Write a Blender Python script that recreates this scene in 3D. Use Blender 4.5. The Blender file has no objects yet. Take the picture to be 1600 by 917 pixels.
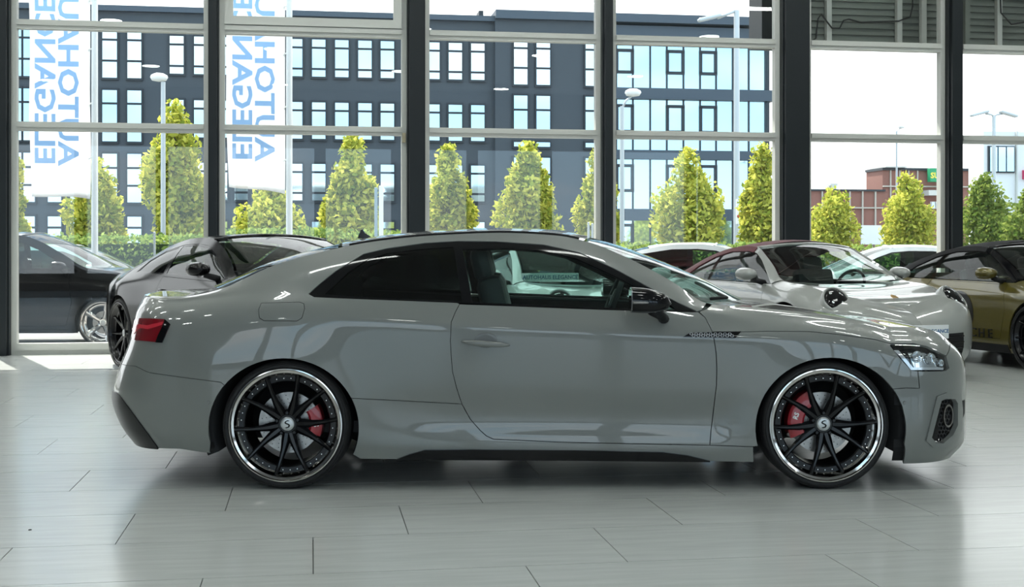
import bpy, bmesh, math, random
import numpy as np
from mathutils import Vector, Matrix
from mathutils.geometry import delaunay_2d_cdt

random.seed(7); rng = np.random.default_rng(7)
PI = math.pi
SC = bpy.context.scene
COL = SC.collection

# ------------------------------------------------------------------ camera, world, exposure
F, HZ, HC = 2000.0, 390.0, 1.2275          # focal length in px of the 1600 px frame, horizon row, eye height
cam_d = bpy.data.cameras.new('camera'); cam = bpy.data.objects.new('camera', cam_d); COL.objects.link(cam)
cam.location = (0, 0, HC); cam.rotation_euler = (PI/2, 0, 0)
cam_d.sensor_width = 36; cam_d.lens = F/1600*36
cam_d.shift_y = -(458.5-HZ)/1600
cam_d.clip_end = 500
SC.camera = cam
SC.view_settings.view_transform = 'Standard'; SC.view_settings.look = 'None'
SC.view_settings.gamma = 1; SC.view_settings.use_curve_mapping = False
SC.view_settings.exposure = 0.42
SC.cycles.max_bounces = 8; SC.cycles.transparent_max_bounces = 24
SC.cycles.glossy_bounces = 5; SC.cycles.transmission_bounces = 6
SC.cycles.caustics_reflective = False; SC.cycles.caustics_refractive = False
SC.cycles.sample_clamp_indirect = 6.0

world = bpy.data.worlds.new('sky'); SC.world = world; world.use_nodes = True
def build_sky():
    nt = world.node_tree; nt.nodes.clear(); L = nt.links.new
    N = nt.nodes.new
    tc = N('ShaderNodeTexCoord'); sep = N('ShaderNodeSeparateXYZ'); L(tc.outputs['Generated'], sep.inputs[0])
    # bright haze towards the sun (over the street), bluer sky with clouds away from it
    mr = N('ShaderNodeMapRange'); mr.inputs[1].default_value = -0.55; mr.inputs[2].default_value = 0.35
    L(sep.outputs['Y'], mr.inputs[0])
    hz = N('ShaderNodeMapRange'); hz.inputs[1].default_value = 0.0; hz.inputs[2].default_value = 0.12
    hz.inputs[3].default_value = 0.4; hz.inputs[4].default_value = 0.0; L(sep.outputs['Z'], hz.inputs[0])
    mx = N('ShaderNodeMath'); mx.operation = 'MAXIMUM'; L(mr.outputs[0], mx.inputs[0]); L(hz.outputs[0], mx.inputs[1])
    mp = N('ShaderNodeMapping'); mp.inputs['Scale'].default_value = (1, 1, 2.6); L(tc.outputs['Generated'], mp.inputs[0])
    no = N('ShaderNodeTexNoise'); no.inputs['Scale'].default_value = 5.0; no.inputs['Detail'].default_value = 6; L(mp.outputs[0], no.inputs['Vector'])
    cr = N('ShaderNodeMapRange'); cr.inputs[1].default_value = 0.42; cr.inputs[2].default_value = 0.68; L(no.outputs[0], cr.inputs[0])
    m2 = N('ShaderNodeMath'); m2.operation = 'MAXIMUM'; L(mx.outputs[0], m2.inputs[0]); L(cr.outputs[0], m2.inputs[1])
    mix = N('ShaderNodeMix'); mix.data_type = 'RGBA'
    mix.inputs[6].default_value = (0.42, 0.66, 0.84, 1); mix.inputs[7].default_value = (0.93, 0.95, 0.96, 1)
    L(m2.outputs[0], mix.inputs[0])
    bg = N('ShaderNodeBackground'); bg.inputs[1].default_value = 2.15; L(mix.outputs[2], bg.inputs[0])
    out = N('ShaderNodeOutputWorld'); L(bg.outputs[0], out.inputs[0])
build_sky()
sun_d = bpy.data.lights.new('sun', 'SUN'); sun = bpy.data.objects.new('sun', sun_d); COL.objects.link(sun)
sun_d.energy = 7.5; sun_d.angle = math.radians(0.6); sun_d.color = (1.0, 0.95, 0.86)
sun.rotation_euler = (math.radians(-34), math.radians(-22), 0)   # high sun over the street, from the left

# ------------------------------------------------------------------ materials
MATS = {}
def mat(name, col=(.5, .5, .5), rough=.5, metal=0., coat=0., spec=.5, noise=None, bump=None, trans=0., emit=None, ior=1.45, sheen=0.):
    if name in MATS: return MATS[name]
    m = bpy.data.materials.new(name); m.use_nodes = True; MATS[name] = m
    nt = m.node_tree; b = nt.nodes['Principled BSDF']
    b.inputs['Base Color'].default_value = (*col, 1); b.inputs['Roughness'].default_value = rough
    b.inputs['Metallic'].default_value = metal; b.inputs['Coat Weight'].default_value = coat
    b.inputs['Coat Roughness'].default_value = .02; b.inputs['Specular IOR Level'].default_value = spec
    b.inputs['Transmission Weight'].default_value = trans; b.inputs['IOR'].default_value = ior
    b.inputs['Sheen Weight'].default_value = sheen
    if emit:
        b.inputs['Emission Color'].default_value = (*emit[0], 1); b.inputs['Emission Strength'].default_value = emit[1]
    if noise:   # (scale, amount) colour grain in object space
        tc = nt.nodes.new('ShaderNodeTexCoord'); n = nt.nodes.new('ShaderNodeTexNoise'); n.inputs['Scale'].default_value = noise[0]
        n.inputs['Detail'].default_value = 5
        mp = nt.nodes.new('ShaderNodeMapping'); mp.inputs['Scale'].default_value = noise[2] if len(noise) > 2 else (1, 1, 1)
        nt.links.new(tc.outputs['Object'], mp.inputs[0]); nt.links.new(mp.outputs[0], n.inputs['Vector'])
        r = nt.nodes.new('ShaderNodeMapRange'); r.inputs[1].default_value = .3; r.inputs[2].default_value = .7
        r.inputs[3].default_value = 1-noise[1]; r.inputs[4].default_value = 1+noise[1]
        nt.links.new(n.outputs[0], r.inputs[0])
        mx = nt.nodes.new('ShaderNodeMix'); mx.data_type = 'RGBA'; mx.blend_type = 'MULTIPLY'; mx.inputs[0].default_value = 1
        mx.inputs[6].default_value = (*col, 1); nt.links.new(r.outputs[0], mx.inputs[7]); nt.links.new(mx.outputs[2], b.inputs['Base Color'])
        if bump:
            bp = nt.nodes.new('ShaderNodeBump'); bp.inputs['Strength'].default_value = bump; bp.inputs['Distance'].default_value = .01
            nt.links.new(n.outputs[0], bp.inputs['Height']); nt.links.new(bp.outputs[0], b.inputs['Normal'])
    return m
def glass(name, tint=(1, 1, 1), rough=0., ior=1.5, refl=1.0):
    """thin pane: straight-through transmission plus a Fresnel mirror"""
    if name in MATS: return MATS[name]
    m = bpy.data.materials.new(name); m.use_nodes = True; MATS[name] = m
    nt = m.node_tree; nt.nodes.clear(); N = nt.nodes.new
    t = N('ShaderNodeBsdfTransparent'); t.inputs[0].default_value = (*tint, 1)
    g = N('ShaderNodeBsdfGlossy'); g.inputs['Roughness'].default_value = rough
    fr = N('ShaderNodeFresnel'); ge = N('ShaderNodeNewGeometry'); im = N('ShaderNodeMapRange')
    im.inputs[3].default_value = ior; im.inputs[4].default_value = 1/ior      # same reflectance from both faces
    nt.links.new(ge.outputs['Backfacing'], im.inputs[0]); nt.links.new(im.outputs[0], fr.inputs[0])
    mu = N('ShaderNodeMath'); mu.operation = 'MULTIPLY'; mu.inputs[1].default_value = refl; mu.use_clamp = True
    nt.links.new(fr.outputs[0], mu.inputs[0])
    mx = N('ShaderNodeMixShader'); o = N('ShaderNodeOutputMaterial')
    nt.links.new(mu.outputs[0], mx.inputs[0]); nt.links.new(t.outputs[0], mx.inputs[1]); nt.links.new(g.outputs[0], mx.inputs[2])
    nt.links.new(mx.outputs[0], o.inputs[0])
    return m
M_PAINT = mat('grey_paint', (.195, .204, .194), .34, coat=1.0, spec=.5)
M_BLACKGLOSS = mat('gloss_black', (.004, .004, .005), .08, spec=.38)
M_RUBBER = mat('rubber', (.012, .012, .013), .62, noise=(60, .2))
M_DARK = mat('matt_black', (.008, .008, .009), .7)
M_CHROME = mat('polished_metal', (.58, .56, .54), .07, metal=1)
M_STEEL = mat('brushed_steel', (.32, .31, .30), .32, metal=1, noise=(40, .15))
M_WHEELBLK = mat('wheel_black', (.005, .005, .006), .2, spec=.4)
M_CALIPER = mat('caliper_red', (.36, .012, .022), .3, coat=.6)
M_WHITE = mat('white_print', (.85, .85, .85), .5)
M_TAIL = mat('tail_lamp_red', (.20, .004, .010), .1, coat=1.0)
M_LAMPCLEAR = mat('lamp_clear_lens', (.75, .78, .8), .06, metal=.85)
M_TINT = glass('tinted_glass', (.07, .085, .08), ior=1.42)
M_CARGLASS = glass('green_glass', (.62, .80, .75), ior=1.5)
M_SCREEN = glass('windscreen_glass', (.72, .86, .82), ior=1.75)
M_SEAT = mat('seat_leather', (.018, .018, .02), .5, noise=(30, .2))
M_TRIM = mat('cabin_plastic', (.02, .02, .022), .6)

# ------------------------------------------------------------------ mesh helpers
class MB:
    def __init__(s): s.v = []; s.f = []
    def add(s, vs, fs):
        o = len(s.v); s.v += [tuple(map(float, p)) for p in vs]; s.f += [tuple(i+o for i in f) for f in fs]; return s
    def box(s, c, d, M=None, bev=0):
        x, y, z = [q/2 for q in d]
        if bev:
            bm = bmesh.new(); bmesh.ops.create_cube(bm, size=1)
            bmesh.ops.scale(bm, vec=d, verts=bm.verts)
            bmesh.ops.bevel(bm, geom=bm.edges[:], offset=bev, segments=2, affect='EDGES', profile=.5)
            bm.verts.index_update()
            vs = [v.co.copy() for v in bm.verts]; fs = [[v.index for v in f.verts] for f in bm.faces]; bm.free()
        else:
            vs = [Vector(p) for p in ((-x,-y,-z),(x,-y,-z),(x,y,-z),(-x,y,-z),(-x,-y,z),(x,-y,z),(x,y,z),(-x,y,z))]
            fs = [(0,3,2,1),(4,5,6,7),(0,1,5,4),(1,2,6,5),(2,3,7,6),(3,0,4,7)]
        c = Vector(c)
        return s.add([(M @ p if M else p)+c for p in vs], fs)
    def tube(s, pts, r, n=8, cap=True):
        pts = [Vector(p) for p in pts]; k = len(pts); vs = []
        rr = r if hasattr(r, '__len__') else [r]*k
        up = None
        for i, p in enumerate(pts):
            t = (pts[min(i+1, k-1)]-pts[max(i-1, 0)]).normalized()
            if up is None: up = t.orthogonal().normalized()
            up = (up-t*up.dot(t)).normalized(); b = t.cross(up)
            for j in range(n):
                a = 2*PI*j/n; vs.append(p+(up*math.cos(a)+b*math.sin(a))*rr[i])
        fs = [(i*n+j, i*n+(j+1) % n, (i+1)*n+(j+1) % n, (i+1)*n+j) for i in range(k-1) for j in range(n)]
        if cap: fs += [tuple(range(n))[::-1], tuple((k-1)*n+j for j in range(n))]
        return s.add(vs, fs)
    def lathe(s, prof, n=48, M=None, close=False, a0=0, a1=2*PI):
        """prof: (radius, height) turned around the local z axis"""
        full = abs(a1-a0-2*PI) < 1e-6; k = len(prof); m = n if full else n+1; vs = []
        for i in range(m):
            a = a0+(a1-a0)*i/n
            for r, h in prof:
                p = Vector((r*math.cos(a), r*math.sin(a), h)); vs.append(M @ p if M else p)
        fs = []
        for i in range(n):
            i2 = (i+1) % m
            for j in range(k if close else k-1):
                j2 = (j+1) % k
                fs.append((i*k+j, i2*k+j, i2*k+j2, i*k+j2))
        return s.add(vs, fs)
    def prism(s, poly, a, b, M=None):
        """poly in local xy, extruded from z=a to z=b"""
        n = len(poly); vs = [Vector((p[0], p[1], a)) for p in poly]+[Vector((p[0], p[1], b)) for p in poly]
        if M: vs = [M @ p for p in vs]
        return s.add(vs, [tuple(range(n))[::-1], tuple(range(n, 2*n))]+[(i, (i+1) % n, n+(i+1) % n, n+i) for i in range(n)])
    def build(s, name, m, parent=None, smooth=False, loc=None, rot=None, auto=None):
        me = bpy.data.meshes.new(name); me.from_pydata(s.v, [], s.f)
        return finish(name, me, m, parent, smooth, loc, rot, auto)
def finish(name, me, m, parent=None, smooth=False, loc=None, rot=None, auto=None):
    for q in (m if isinstance(m, (list, tuple)) else [m]): me.materials.append(q)
    bm = bmesh.new(); bm.from_mesh(me); bmesh.ops.recalc_face_normals(bm, faces=bm.faces[:]); bm.to_mesh(me); bm.free()
    if smooth or auto:
        me.polygons.foreach_set('use_smooth', [True]*len(me.polygons))
        if auto: me.set_sharp_from_angle(angle=math.radians(auto))
    me.update()
    o = bpy.data.objects.new(name, me); COL.objects.link(o)
    if parent: o.parent = parent
    if loc is not None: o.location = loc
    if rot is not None: o.rotation_euler = rot
    return o
def thing(name, label, cat, loc=(0, 0, 0), rotz=0, group=None):
    o = bpy.data.objects.new(name, None); COL.objects.link(o); o.empty_display_size = .2
    o.location = loc; o.rotation_euler = (0, 0, rotz)
    return tag(o, label, cat, group)
def tag(o, label=None, cat=None, group=None, kind=None):
    if label: o['label'] = label
    if cat: o['category'] = cat
    if group: o['group'] = group
    if kind: o['kind'] = kind
    return o
def copy_obj(o, parent=None, name=None):
    c = o.copy(); COL.objects.link(c)
    if parent: c.parent = parent
    return c
def copy_tree(o, parent=None):
    c = copy_obj(o, parent)
    for ch in list(o.children): copy_tree(ch, c)
    return c
def text_mesh(name, txt, size, m, parent=None, depth=.002, M=None, sx=1.0, bold=0.0, align='CENTER'):
    cu = bpy.data.curves.new(name, 'FONT'); cu.body = txt; cu.size = size; cu.extrude = depth; cu.align_x = align; cu.align_y = 'CENTER'
    cu.offset = bold; cu.resolution_u = 2
    tmp = bpy.data.objects.new(name, cu); COL.objects.link(tmp)
    dg = bpy.context.evaluated_depsgraph_get(); dg.update()
    me = bpy.data.meshes.new_from_object(tmp.evaluated_get(dg)); bpy.data.objects.remove(tmp); bpy.data.curves.remove(cu)
    me.materials.clear()
    if sx != 1.0: me.transform(Matrix.Diagonal((sx, 1, 1, 1)))
    if M is not None: me.transform(M)
    return finish(name, me, m, parent)

# ------------------------------------------------------------------ car body loft
def pchip(xk, yk, x):
    xk = np.asarray(xk, float); yk = np.asarray(yk, float); x = np.asarray(x, float)
    h = np.diff(xk); d = np.diff(yk)/h; n = len(xk); m = np.zeros(n)
    if n == 2: m[:] = d[0]
    else:
        for i in range(1, n-1):
            if d[i-1]*d[i] > 0:
                w1 = 2*h[i]+h[i-1]; w2 = h[i]+2*h[i-1]; m[i] = (w1+w2)/(w1/d[i-1]+w2/d[i])
        m[0] = d[0]; m[-1] = d[-1]
    k = np.clip(np.searchsorted(xk, x)-1, 0, n-2); t = np.clip((x-xk[k])/h[k], 0, 1)
    return ((2*t**3-3*t**2+1)*yk[k]+(t**3-2*t**2+t)*h[k]*m[k]+(-2*t**3+3*t**2)*yk[k+1]+(t**3-t**2)*h[k]*m[k+1])

class Loft:
    """near half of a car body (x forward, y to the left, near side is y<0): rows of feature lines, bottom to top.
    Each row: keys [(x, z, w)], rear tip x, front tip x, rear/front exponents; caps run round the corners to the centre line."""
    def __init__(s, rows, knots, xr, xf, capr=(.9, .9), nU=300, nC=46, nV=84, proj=None, smooth=2, kink=None):
        us = np.linspace(xr, xf, nU); R = len(rows)
        th = np.linspace(0, PI/2, nC+1)[1:]
        P = np.zeros((R, nU+2*nC, 3))
        for r, row in enumerate(rows):
            k = np.array(row['keys']); z = pchip(k[:, 0], k[:, 1], us); w = pchip(k[:, 0], k[:, 2], us)
            def cap(x0, tip, w0, z0, zc, n):
                e = 2/n
                return np.stack([x0+(tip-x0)*np.sin(th)**e, -w0*np.clip(np.cos(th), 1e-9, 1)**e, z0+(zc-z0)*(1-np.cos(th))], 1)
            cf = cap(us[-1], row['tipf'], w[-1], z[-1], row.get('zf', z[-1]), row.get('nf', 2.5))
            cr = cap(us[0], row['tipr'], w[0], z[0], row.get('zr', z[0]), row.get('nr', 2.5))
            P[r] = np.vstack([cr[::-1], np.stack([us, -w, z], 1), cf])
        s.U = P.shape[1]; s.V = nV
        vv = np.linspace(0, 1, nV)
        G = np.zeros((s.U, nV, 3))
        for i in range(s.U):
            for c in range(3): G[i, :, c] = pchip(knots, P[:, i, c], vv)
        K = np.zeros(s.U, bool)
        if kink is not None: K = np.abs(G[:, -1, 0]-kink) < .05
        for _ in range(smooth):
            A = G.copy(); A[1:-1] = (G[:-2]+2*G[1:-1]+G[2:])/4; A[K] = G[K]
            B = A.copy(); B[:, 1:-1] = (A[:, :-2]+2*A[:, 1:-1]+A[:, 2:])/4; G = B
        G[0, :, 1] = 0; G[-1, :, 1] = 0
        s.G = G
        du = np.gradient(G, axis=0); dv = np.gradient(G, axis=1)
        n = np.cross(du, dv); s.N = n/np.maximum(np.linalg.norm(n, axis=2, keepdims=True), 1e-9)
        # make them point outward (-y on the near side)
        mid = s.N[s.U//2, nV//3]
        if mid[1] > 0: s.N = -s.N
        s.su = np.cumsum(np.r_[0, np.linalg.norm(np.diff(G[:, nV//3], axis=0), axis=1)])
        s.sv = 1.35
        s.proj = proj or (lambda p: np.stack([p[..., 0]*300, p[..., 2]*300], -1))
        s.Q = s.proj(G); s.persp = proj is not None
        s.face = s.view_dot()
    def view_dot(s):
        if not s.persp: return -s.N[..., 1]
        V = np.array(s.eye)-s.G; V /= np.linalg.norm(V, axis=2, keepdims=True)
        return (V*s.N).sum(2)
    eye = (0, -8, 1.2)
    def ev(s, q, A=None):
        A = s.G if A is None else A
        q = np.asarray(q, float); i = np.interp(q[:, 0], s.su, np.arange(s.U)); j = np.clip(q[:, 1]/s.sv, 0, 1)*(s.V-1)
        i0 = np.clip(i.astype(int), 0, s.U-2); j0 = np.clip(j.astype(int), 0, s.V-2); a = (i-i0)[:, None]; b = (j-j0)[:, None]
        return A[i0, j0]*(1-a)*(1-b)+A[i0+1, j0]*a*(1-b)+A[i0, j0+1]*(1-a)*b+A[i0+1, j0+1]*a*b
    def find(s, p):
        d = ((s.Q-np.array(p))**2).sum(2)+np.where(s.face > -.02, 0, 1e9)
        i, j = np.unravel_index(np.argmin(d), d.shape)
        i = min(max(i, 1), s.U-2); j = min(max(j, 1), s.V-2)
        fi, fj = float(i), float(j)
        e1 = (s.Q[i+1, j]-s.Q[i-1, j])/2; e2 = (s.Q[i, j+1]-s.Q[i, j-1])/2
        Jm = np.stack([e1, e2], 1)
        if abs(np.linalg.det(Jm)) > 1e-4*np.linalg.norm(e1)*np.linalg.norm(e2):
            t = np.linalg.solve(Jm, np.array(p)-s.Q[i, j]); fi += np.clip(t[0], -1, 1); fj += np.clip(t[1], -1, 1)
        return (np.interp(fi, np.arange(s.U), s.su), fj/(s.V-1)*s.sv)
    def top(s, px, v=1.0):
        j = int(round(v*(s.V-1))); q = s.Q[:, j, 0]; k = np.arange(s.U); lo, hi = int(np.argmin(q)), int(np.argmax(q))
        return (np.interp(np.interp(px, q[lo:hi+1], k[lo:hi+1]), k, s.su), v*s.sv)
    def uv(s, poly, step=7.0, close=True):
        """poly entries: (px,py) | ('T',px) | ('B',px) | ('UV',u01,v01) -> dense list of surface parameters"""
        out = []; n = len(poly)
        def one(p):
            if p[0] == 'T': return s.top(p[1])
            if p[0] == 'B': return s.top(p[1], 0.0)
            if p[0] == 'UV': return (p[1]*s.su[-1], p[2]*s.sv)
            return s.find(p)
        m = [one(p) for p in poly]
        for a in range(n if close else n-1):
            b = (a+1) % n
            pa, pb = poly[a], poly[b]
            if isinstance(pa[0], str) or isinstance(pb[0], str):
                L = math.hypot(m[b][0]-m[a][0], m[b][1]-m[a][1]); k = max(1, int(L/.025))
                out += [(m[a][0]+(m[b][0]-m[a][0])*t/k, m[a][1]+(m[b][1]-m[a][1])*t/k) for t in range(k)]
            else:
                L = math.hypot(pb[0]-pa[0], pb[1]-pa[1]); k = max(1, int(L/step))
                out += [s.find((pa[0]+(pb[0]-pa[0])*t/k, pa[1]+(pb[1]-pa[1])*t/k)) if t else m[a] for t in range(k)]
        return np.array(out)
def inside(poly, pts):
    x, y = pts[:, 0], pts[:, 1]; c = np.zeros(len(pts), bool); n = len(poly)
    for i in range(n):
        (x1, y1), (x2, y2) = poly[i], poly[i-1]
        if y1 == y2: continue
        c ^= ((y1 > y) != (y2 > y)) & (x < (x2-x1)*(y-y1)/(y2-y1)+x1)
    return c
def segdist(poly, pts):
    d = np.full(len(pts), 1e9)
    a = np.asarray(poly); b = np.roll(a, -1, 0)
    for p, q in zip(a, b):
        e = q-p; L = e@e
        t = np.clip(((pts-p)@e)/max(L, 1e-12), 0, 1); d = np.minimum(d, np.linalg.norm(pts-(p+t[:, None]*e), axis=1))
    return d
def panel_data(loft, outer, holes=(), step=.035, off=0.0, thick=.014, inset=0.0, rim_out=True):
    """triangulate a patch of the loft bounded by parameter polygons -> verts, faces, normals"""
    loops = [np.asarray(outer)]+[np.asarray(h) for h in holes]
    lo = loops[0].min(0); hi = loops[0].max(0)
    gx, gy = np.meshgrid(np.arange(lo[0]+step*.5, hi[0], step), np.arange(lo[1]+step*.5, hi[1], step*1.0))
    pts = np.stack([gx.ravel(), gy.ravel()], 1)
    if len(pts):
        ok = inside(loops[0], pts)
        for h in loops[1:]: ok &= ~inside(h, pts)
        pts = pts[ok]
        for l in loops: pts = pts[segdist(l, pts) > step*.4] if len(pts) else pts
    vs = [Vector(p) for l in loops for p in l]+[Vector(p) for p in pts]
    ed = []; o = 0
    for l in loops: ed += [(o+i, o+(i+1) % len(l)) for i in range(len(l))]; o += len(l)
    V2, _, F2, *_ = delaunay_2d_cdt(vs, ed, [], 0, 1e-6)
    V2 = np.array([(v.x, v.y) for v in V2]); F2 = np.array([f for f in F2 if len(f) == 3])
    cen = V2[F2].mean(1); ok = inside(loops[0], cen)
    for h in loops[1:]: ok &= ~inside(h, cen)
    F2 = F2[ok]
    P = loft.ev(V2); Nn = loft.ev(V2, loft.N); Nn /= np.maximum(np.linalg.norm(Nn, axis=1, keepdims=True), 1e-9)
    P = P+Nn*off
    # orient
    a = P[F2[:, 1]]-P[F2[:, 0]]; b = P[F2[:, 2]]-P[F2[:, 0]]; fl = (np.cross(a, b)*Nn[F2].mean(1)).sum(1) < 0
    F2[fl] = F2[fl][:, ::-1]
    used = np.unique(F2); remap = -np.ones(len(P), int); remap[used] = np.arange(len(used)); F2 = remap[F2]; P = P[used]; Nn = Nn[used]
    V = [tuple(p) for p in P]; FN = [tuple(f) for f in F2]; NN = [tuple(n) for n in Nn]
    if thick:
        cnt = {}
        for f in F2:
            for q in range(3):
                e = (f[q], f[(q+1) % 3]); cnt[e] = cnt.get(e, 0)+1
        bd = [e for e in cnt if (e[1], e[0]) not in cnt]
        mp = {}
        tang = {}
        for x, y in bd:
            t = P[y]-P[x]; tang[x] = tang.get(x, 0)+t; tang[y] = tang.get(y, 0)+t
        def rim(i):
            if i not in mp:
                if abs(P[i][1]) < 1e-4: n = Nn[i]
                else:
                    n = np.cross(tang[i], Nn[i]); n = n/max(np.linalg.norm(n), 1e-9)
                k = len(V); V.append(tuple(P[i])); V.append(tuple(P[i]-Nn[i]*thick)); NN.append(tuple(n)); NN.append(tuple(n)); mp[i] = k
            return mp[i]
        for x, y in bd:
            if abs(P[x][1]) < 1e-3 and abs(P[y][1]) < 1e-3: continue
            i, j = rim(x), rim(y); FN.append((j, i, i+1, j+1))
    return V, FN, NN
def mirror(d):
    V, FN, NN = d
    return [(x, -y, z) for x, y, z in V], [f[::-1] for f in FN], [(x, -y, z) for x, y, z in NN]
def both(d):
    a, b = d, mirror(d); o = len(a[0])
    return a[0]+b[0], a[1]+[tuple(i+o for i in f) for f in b[1]], a[2]+b[2]
def join(*ds):
    V, FN, NN = [], [], []
    for d in ds:
        o = len(V); V += d[0]; FN += [tuple(i+o for i in f) for f in d[1]]; NN += d[2]
    return V, FN, NN
def mesh_n(name, d, m, parent, label=None):
    """mesh with given vertex normals"""
    V, FN, NN = d
    me = bpy.data.meshes.new(name); me.from_pydata(V, [], FN); me.materials.append(m)
    me.polygons.foreach_set('use_smooth', [True]*len(me.polygons))
    me.normals_split_custom_set_from_vertices(NN); me.update()
    o = bpy.data.objects.new(name, me); COL.objects.link(o); o.parent = parent
    if label: o['label'] = label
    return o
def strip(rows):
    """grid of points rows[i][j] -> data with smooth normals"""
    A = np.array(rows); n = np.cross(np.gradient(A, axis=0), np.gradient(A, axis=1))
    n /= np.maximum(np.linalg.norm(n, axis=2, keepdims=True), 1e-9)
    if n[..., 2].mean() < 0: n = -n
    U, V = A.shape[:2]
    F = [(i*V+j, (i+1)*V+j, (i+1)*V+j+1, i*V+j+1) for i in range(U-1) for j in range(V-1)]
    a, b, c = A.reshape(-1, 3)[list(F[len(F)//2][:3])]
    if np.cross(b-a, c-a)[2] < 0: F = [f[::-1] for f in F]
    return [tuple(p) for p in A.reshape(-1, 3)], F, [tuple(p) for p in n.reshape(-1, 3)]
def lateral(loft, u0, u1, crown, bow=lambda t: 0.0, k=26, m=17, inset=0.0, zoff=0.0):
    """patch spanning from the near top edge of the loft to the far one. u0,u1 in parameter metres"""
    rows = []
    for a in range(k):
        f = a/(k-1); u = u0+(u1-u0)*f
        p = loft.ev([(u, loft.sv)])[0]; w = -p[1]*(1-inset)
        cr = crown(f) if callable(crown) else crown; bo = bow(f)
        rows.append([(p[0]+bo*(1-t*t), t*w, p[2]+cr*(1-t*t)+zoff) for t in np.linspace(-1, 1, m)])
    return strip(rows)
# ------------------------------------------------------------------ wheels
def wheel_set(style='forged', R=.329, rim=None, width=.27):
    """-> list of (name, mesh data builder) parts in wheel space: z axis = axle, z=0 outer face"""
    k = R/.329
    parts = []
    def P(pr): return [(r*k, h) for r, h in pr]
    t = MB().lathe(P([(.284,-.03),(.292,-.006),(.297,-.002),(.305,.0),(.309,-.001),(.310,-.003),(.312,-.001),(.318,-.005),(.325,-.018),(.328,-.034),
                      (.329,-.05),(.324,-.051),(.324,-.056),(.329,-.057),(.329,-width/2-.004),(.323,-width/2-.003),(.323,-width/2+.003),(.329,-width/2+.004),
                      (.329,-width+.05),(.326,-width+.02),(.305,-width),(.284,-width+.02)]), 96)
    parts.append(('tyre', t, M_RUBBER, 35))
    lipm = rim or M_CHROME
    lip = MB().lathe(P([(.290,-.02),(.293,-.004),(.290,.003),(.284,.004),(.281,-.002),(.279,-.008),(.268,-.011),(.265,-.016),(.256,-.044),(.250,-.048),(.247,-.055)]), 96)
    parts.append(('rim_lip', lip, lipm, 40))
    bar = MB().lathe(P([(.252,-.046),(.250,-.050),(.224,-.052),(.218,-.058),(.216,-width+.02)]), 72)
    parts.append(('rim_barrel', bar, M_WHEELBLK if style != 'silver' else lipm, 40))
    sm = M_WHEELBLK if style in ('forged', 'black') else M_CHROME
    nsp = {'forged': 10, 'black': 10, 'silver': 5}[style]
    hub = MB().lathe([(0,-.058),(.045,-.058),(.052,-.064),(.072,-.085),(.072,-.13),(0,-.13)], 40)
    parts.append(('hub', hub, sm, 35))
    if style == 'forged':
        rv = MB()
        for i in range(40):
            if i % 4 == 0: continue
            a = 2*PI*i/40+.02; Mx = Matrix.Translation((.236*math.cos(a), .236*math.sin(a), -.052))
            rv.lathe([(0, .008),(.003,.0075),(.0046,.004),(.0046,0)], 8, M=Mx)
        parts.append(('rivet_ring', rv, M_CHROME, 40))
        lg = MB()
        for i in range(5):
            a = 2*PI*i/5+.3; Mx = Matrix.Translation((.056*math.cos(a), .056*math.sin(a), -.066))
            lg.lathe([(0,.012),(.008,.012),(.010,.009),(.010,0)], 6, M=Mx)
        parts.append(('lug_bolts', lg, M_WHEELBLK, 30))
    for i in range(nsp):
        a = 2*PI*i/nsp+.05; s = MB()
        # cross sections along the spoke: (radius, height of ridge, half width, depth)
        st = [(.030,-.064,.024,.05),(.085,-.056,.024,.045),(.13,-.048,.017,.035),(.18,-.042,.0125,.028),(.225,-.037,.011,.02),(.264,-.022,.0095,.015)] if nsp == 10 else \
             [(.03,-.066,.030,.05),(.09,-.055,.030,.045),(.16,-.046,.033,.035),(.225,-.036,.040,.03),(.258,-.028,.048,.02)]
        vs = []
        for j, (r, h, w, d) in enumerate(st):
            tw = .010*math.sin(r/.262*PI)*(1 if i % 2 else -1)*(.0 if nsp != 10 else 1)
            for (o, hh) in ((-w, h-d*.35), (-w*.35, h), (w*.35, h), (w, h-d*.35), (w*.8, h-d), (-w*.8, h-d)):
                x, y = r*k, o+tw; vs.append((x*math.cos(a)-y*math.sin(a), x*math.sin(a)+y*math.cos(a), hh))
        n = 6; fs = [(j*n+q, j*n+(q+1) % n, (j+1)*n+(q+1) % n, (j+1)*n+q) for j in range(len(st)-1) for q in range(n)]
        fs += [tuple(range(n)), tuple((len(st)-1)*n+q for q in range(n))]
        s.add(vs, fs); parts.append(('spoke', s, sm, 25))
    cap = MB().lathe([(0,-.050),(.026,-.050),(.030,-.051),(.035,-.055),(.036,-.062)], 36)
    parts.append(('centre_cap', cap, mat('cap_silver', (.55,.56,.56), .3, metal=.6), 40))
    if style == 'forged':
        lg = MB(); pts = []
        for q in range(15): a = math.radians(20+q*150/14); pts.append((.011*math.cos(a), .008+.010*math.sin(a)-.002))
        for q in range(15): a = math.radians(200+q*150/14); pts.append((.011*math.cos(a), -.008+.010*math.sin(a)+.002))
        # an S drawn as two hooked bars
        S1 = [(.016,.016),(.004,.020),(-.008,.016),(-.014,.008),(-.010,.001),(.006,-.006),(.004,-.014),(-.014,-.018),(-.004,-.022),(.010,-.018),(.015,-.008),(.010,.000),(-.006,.007),(-.002,.013)]
        lg.prism(S1, -.0502, -.0485)
        parts.append(('emblem', lg, M_DARK, None))
    return parts
WHEELS = {}
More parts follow.
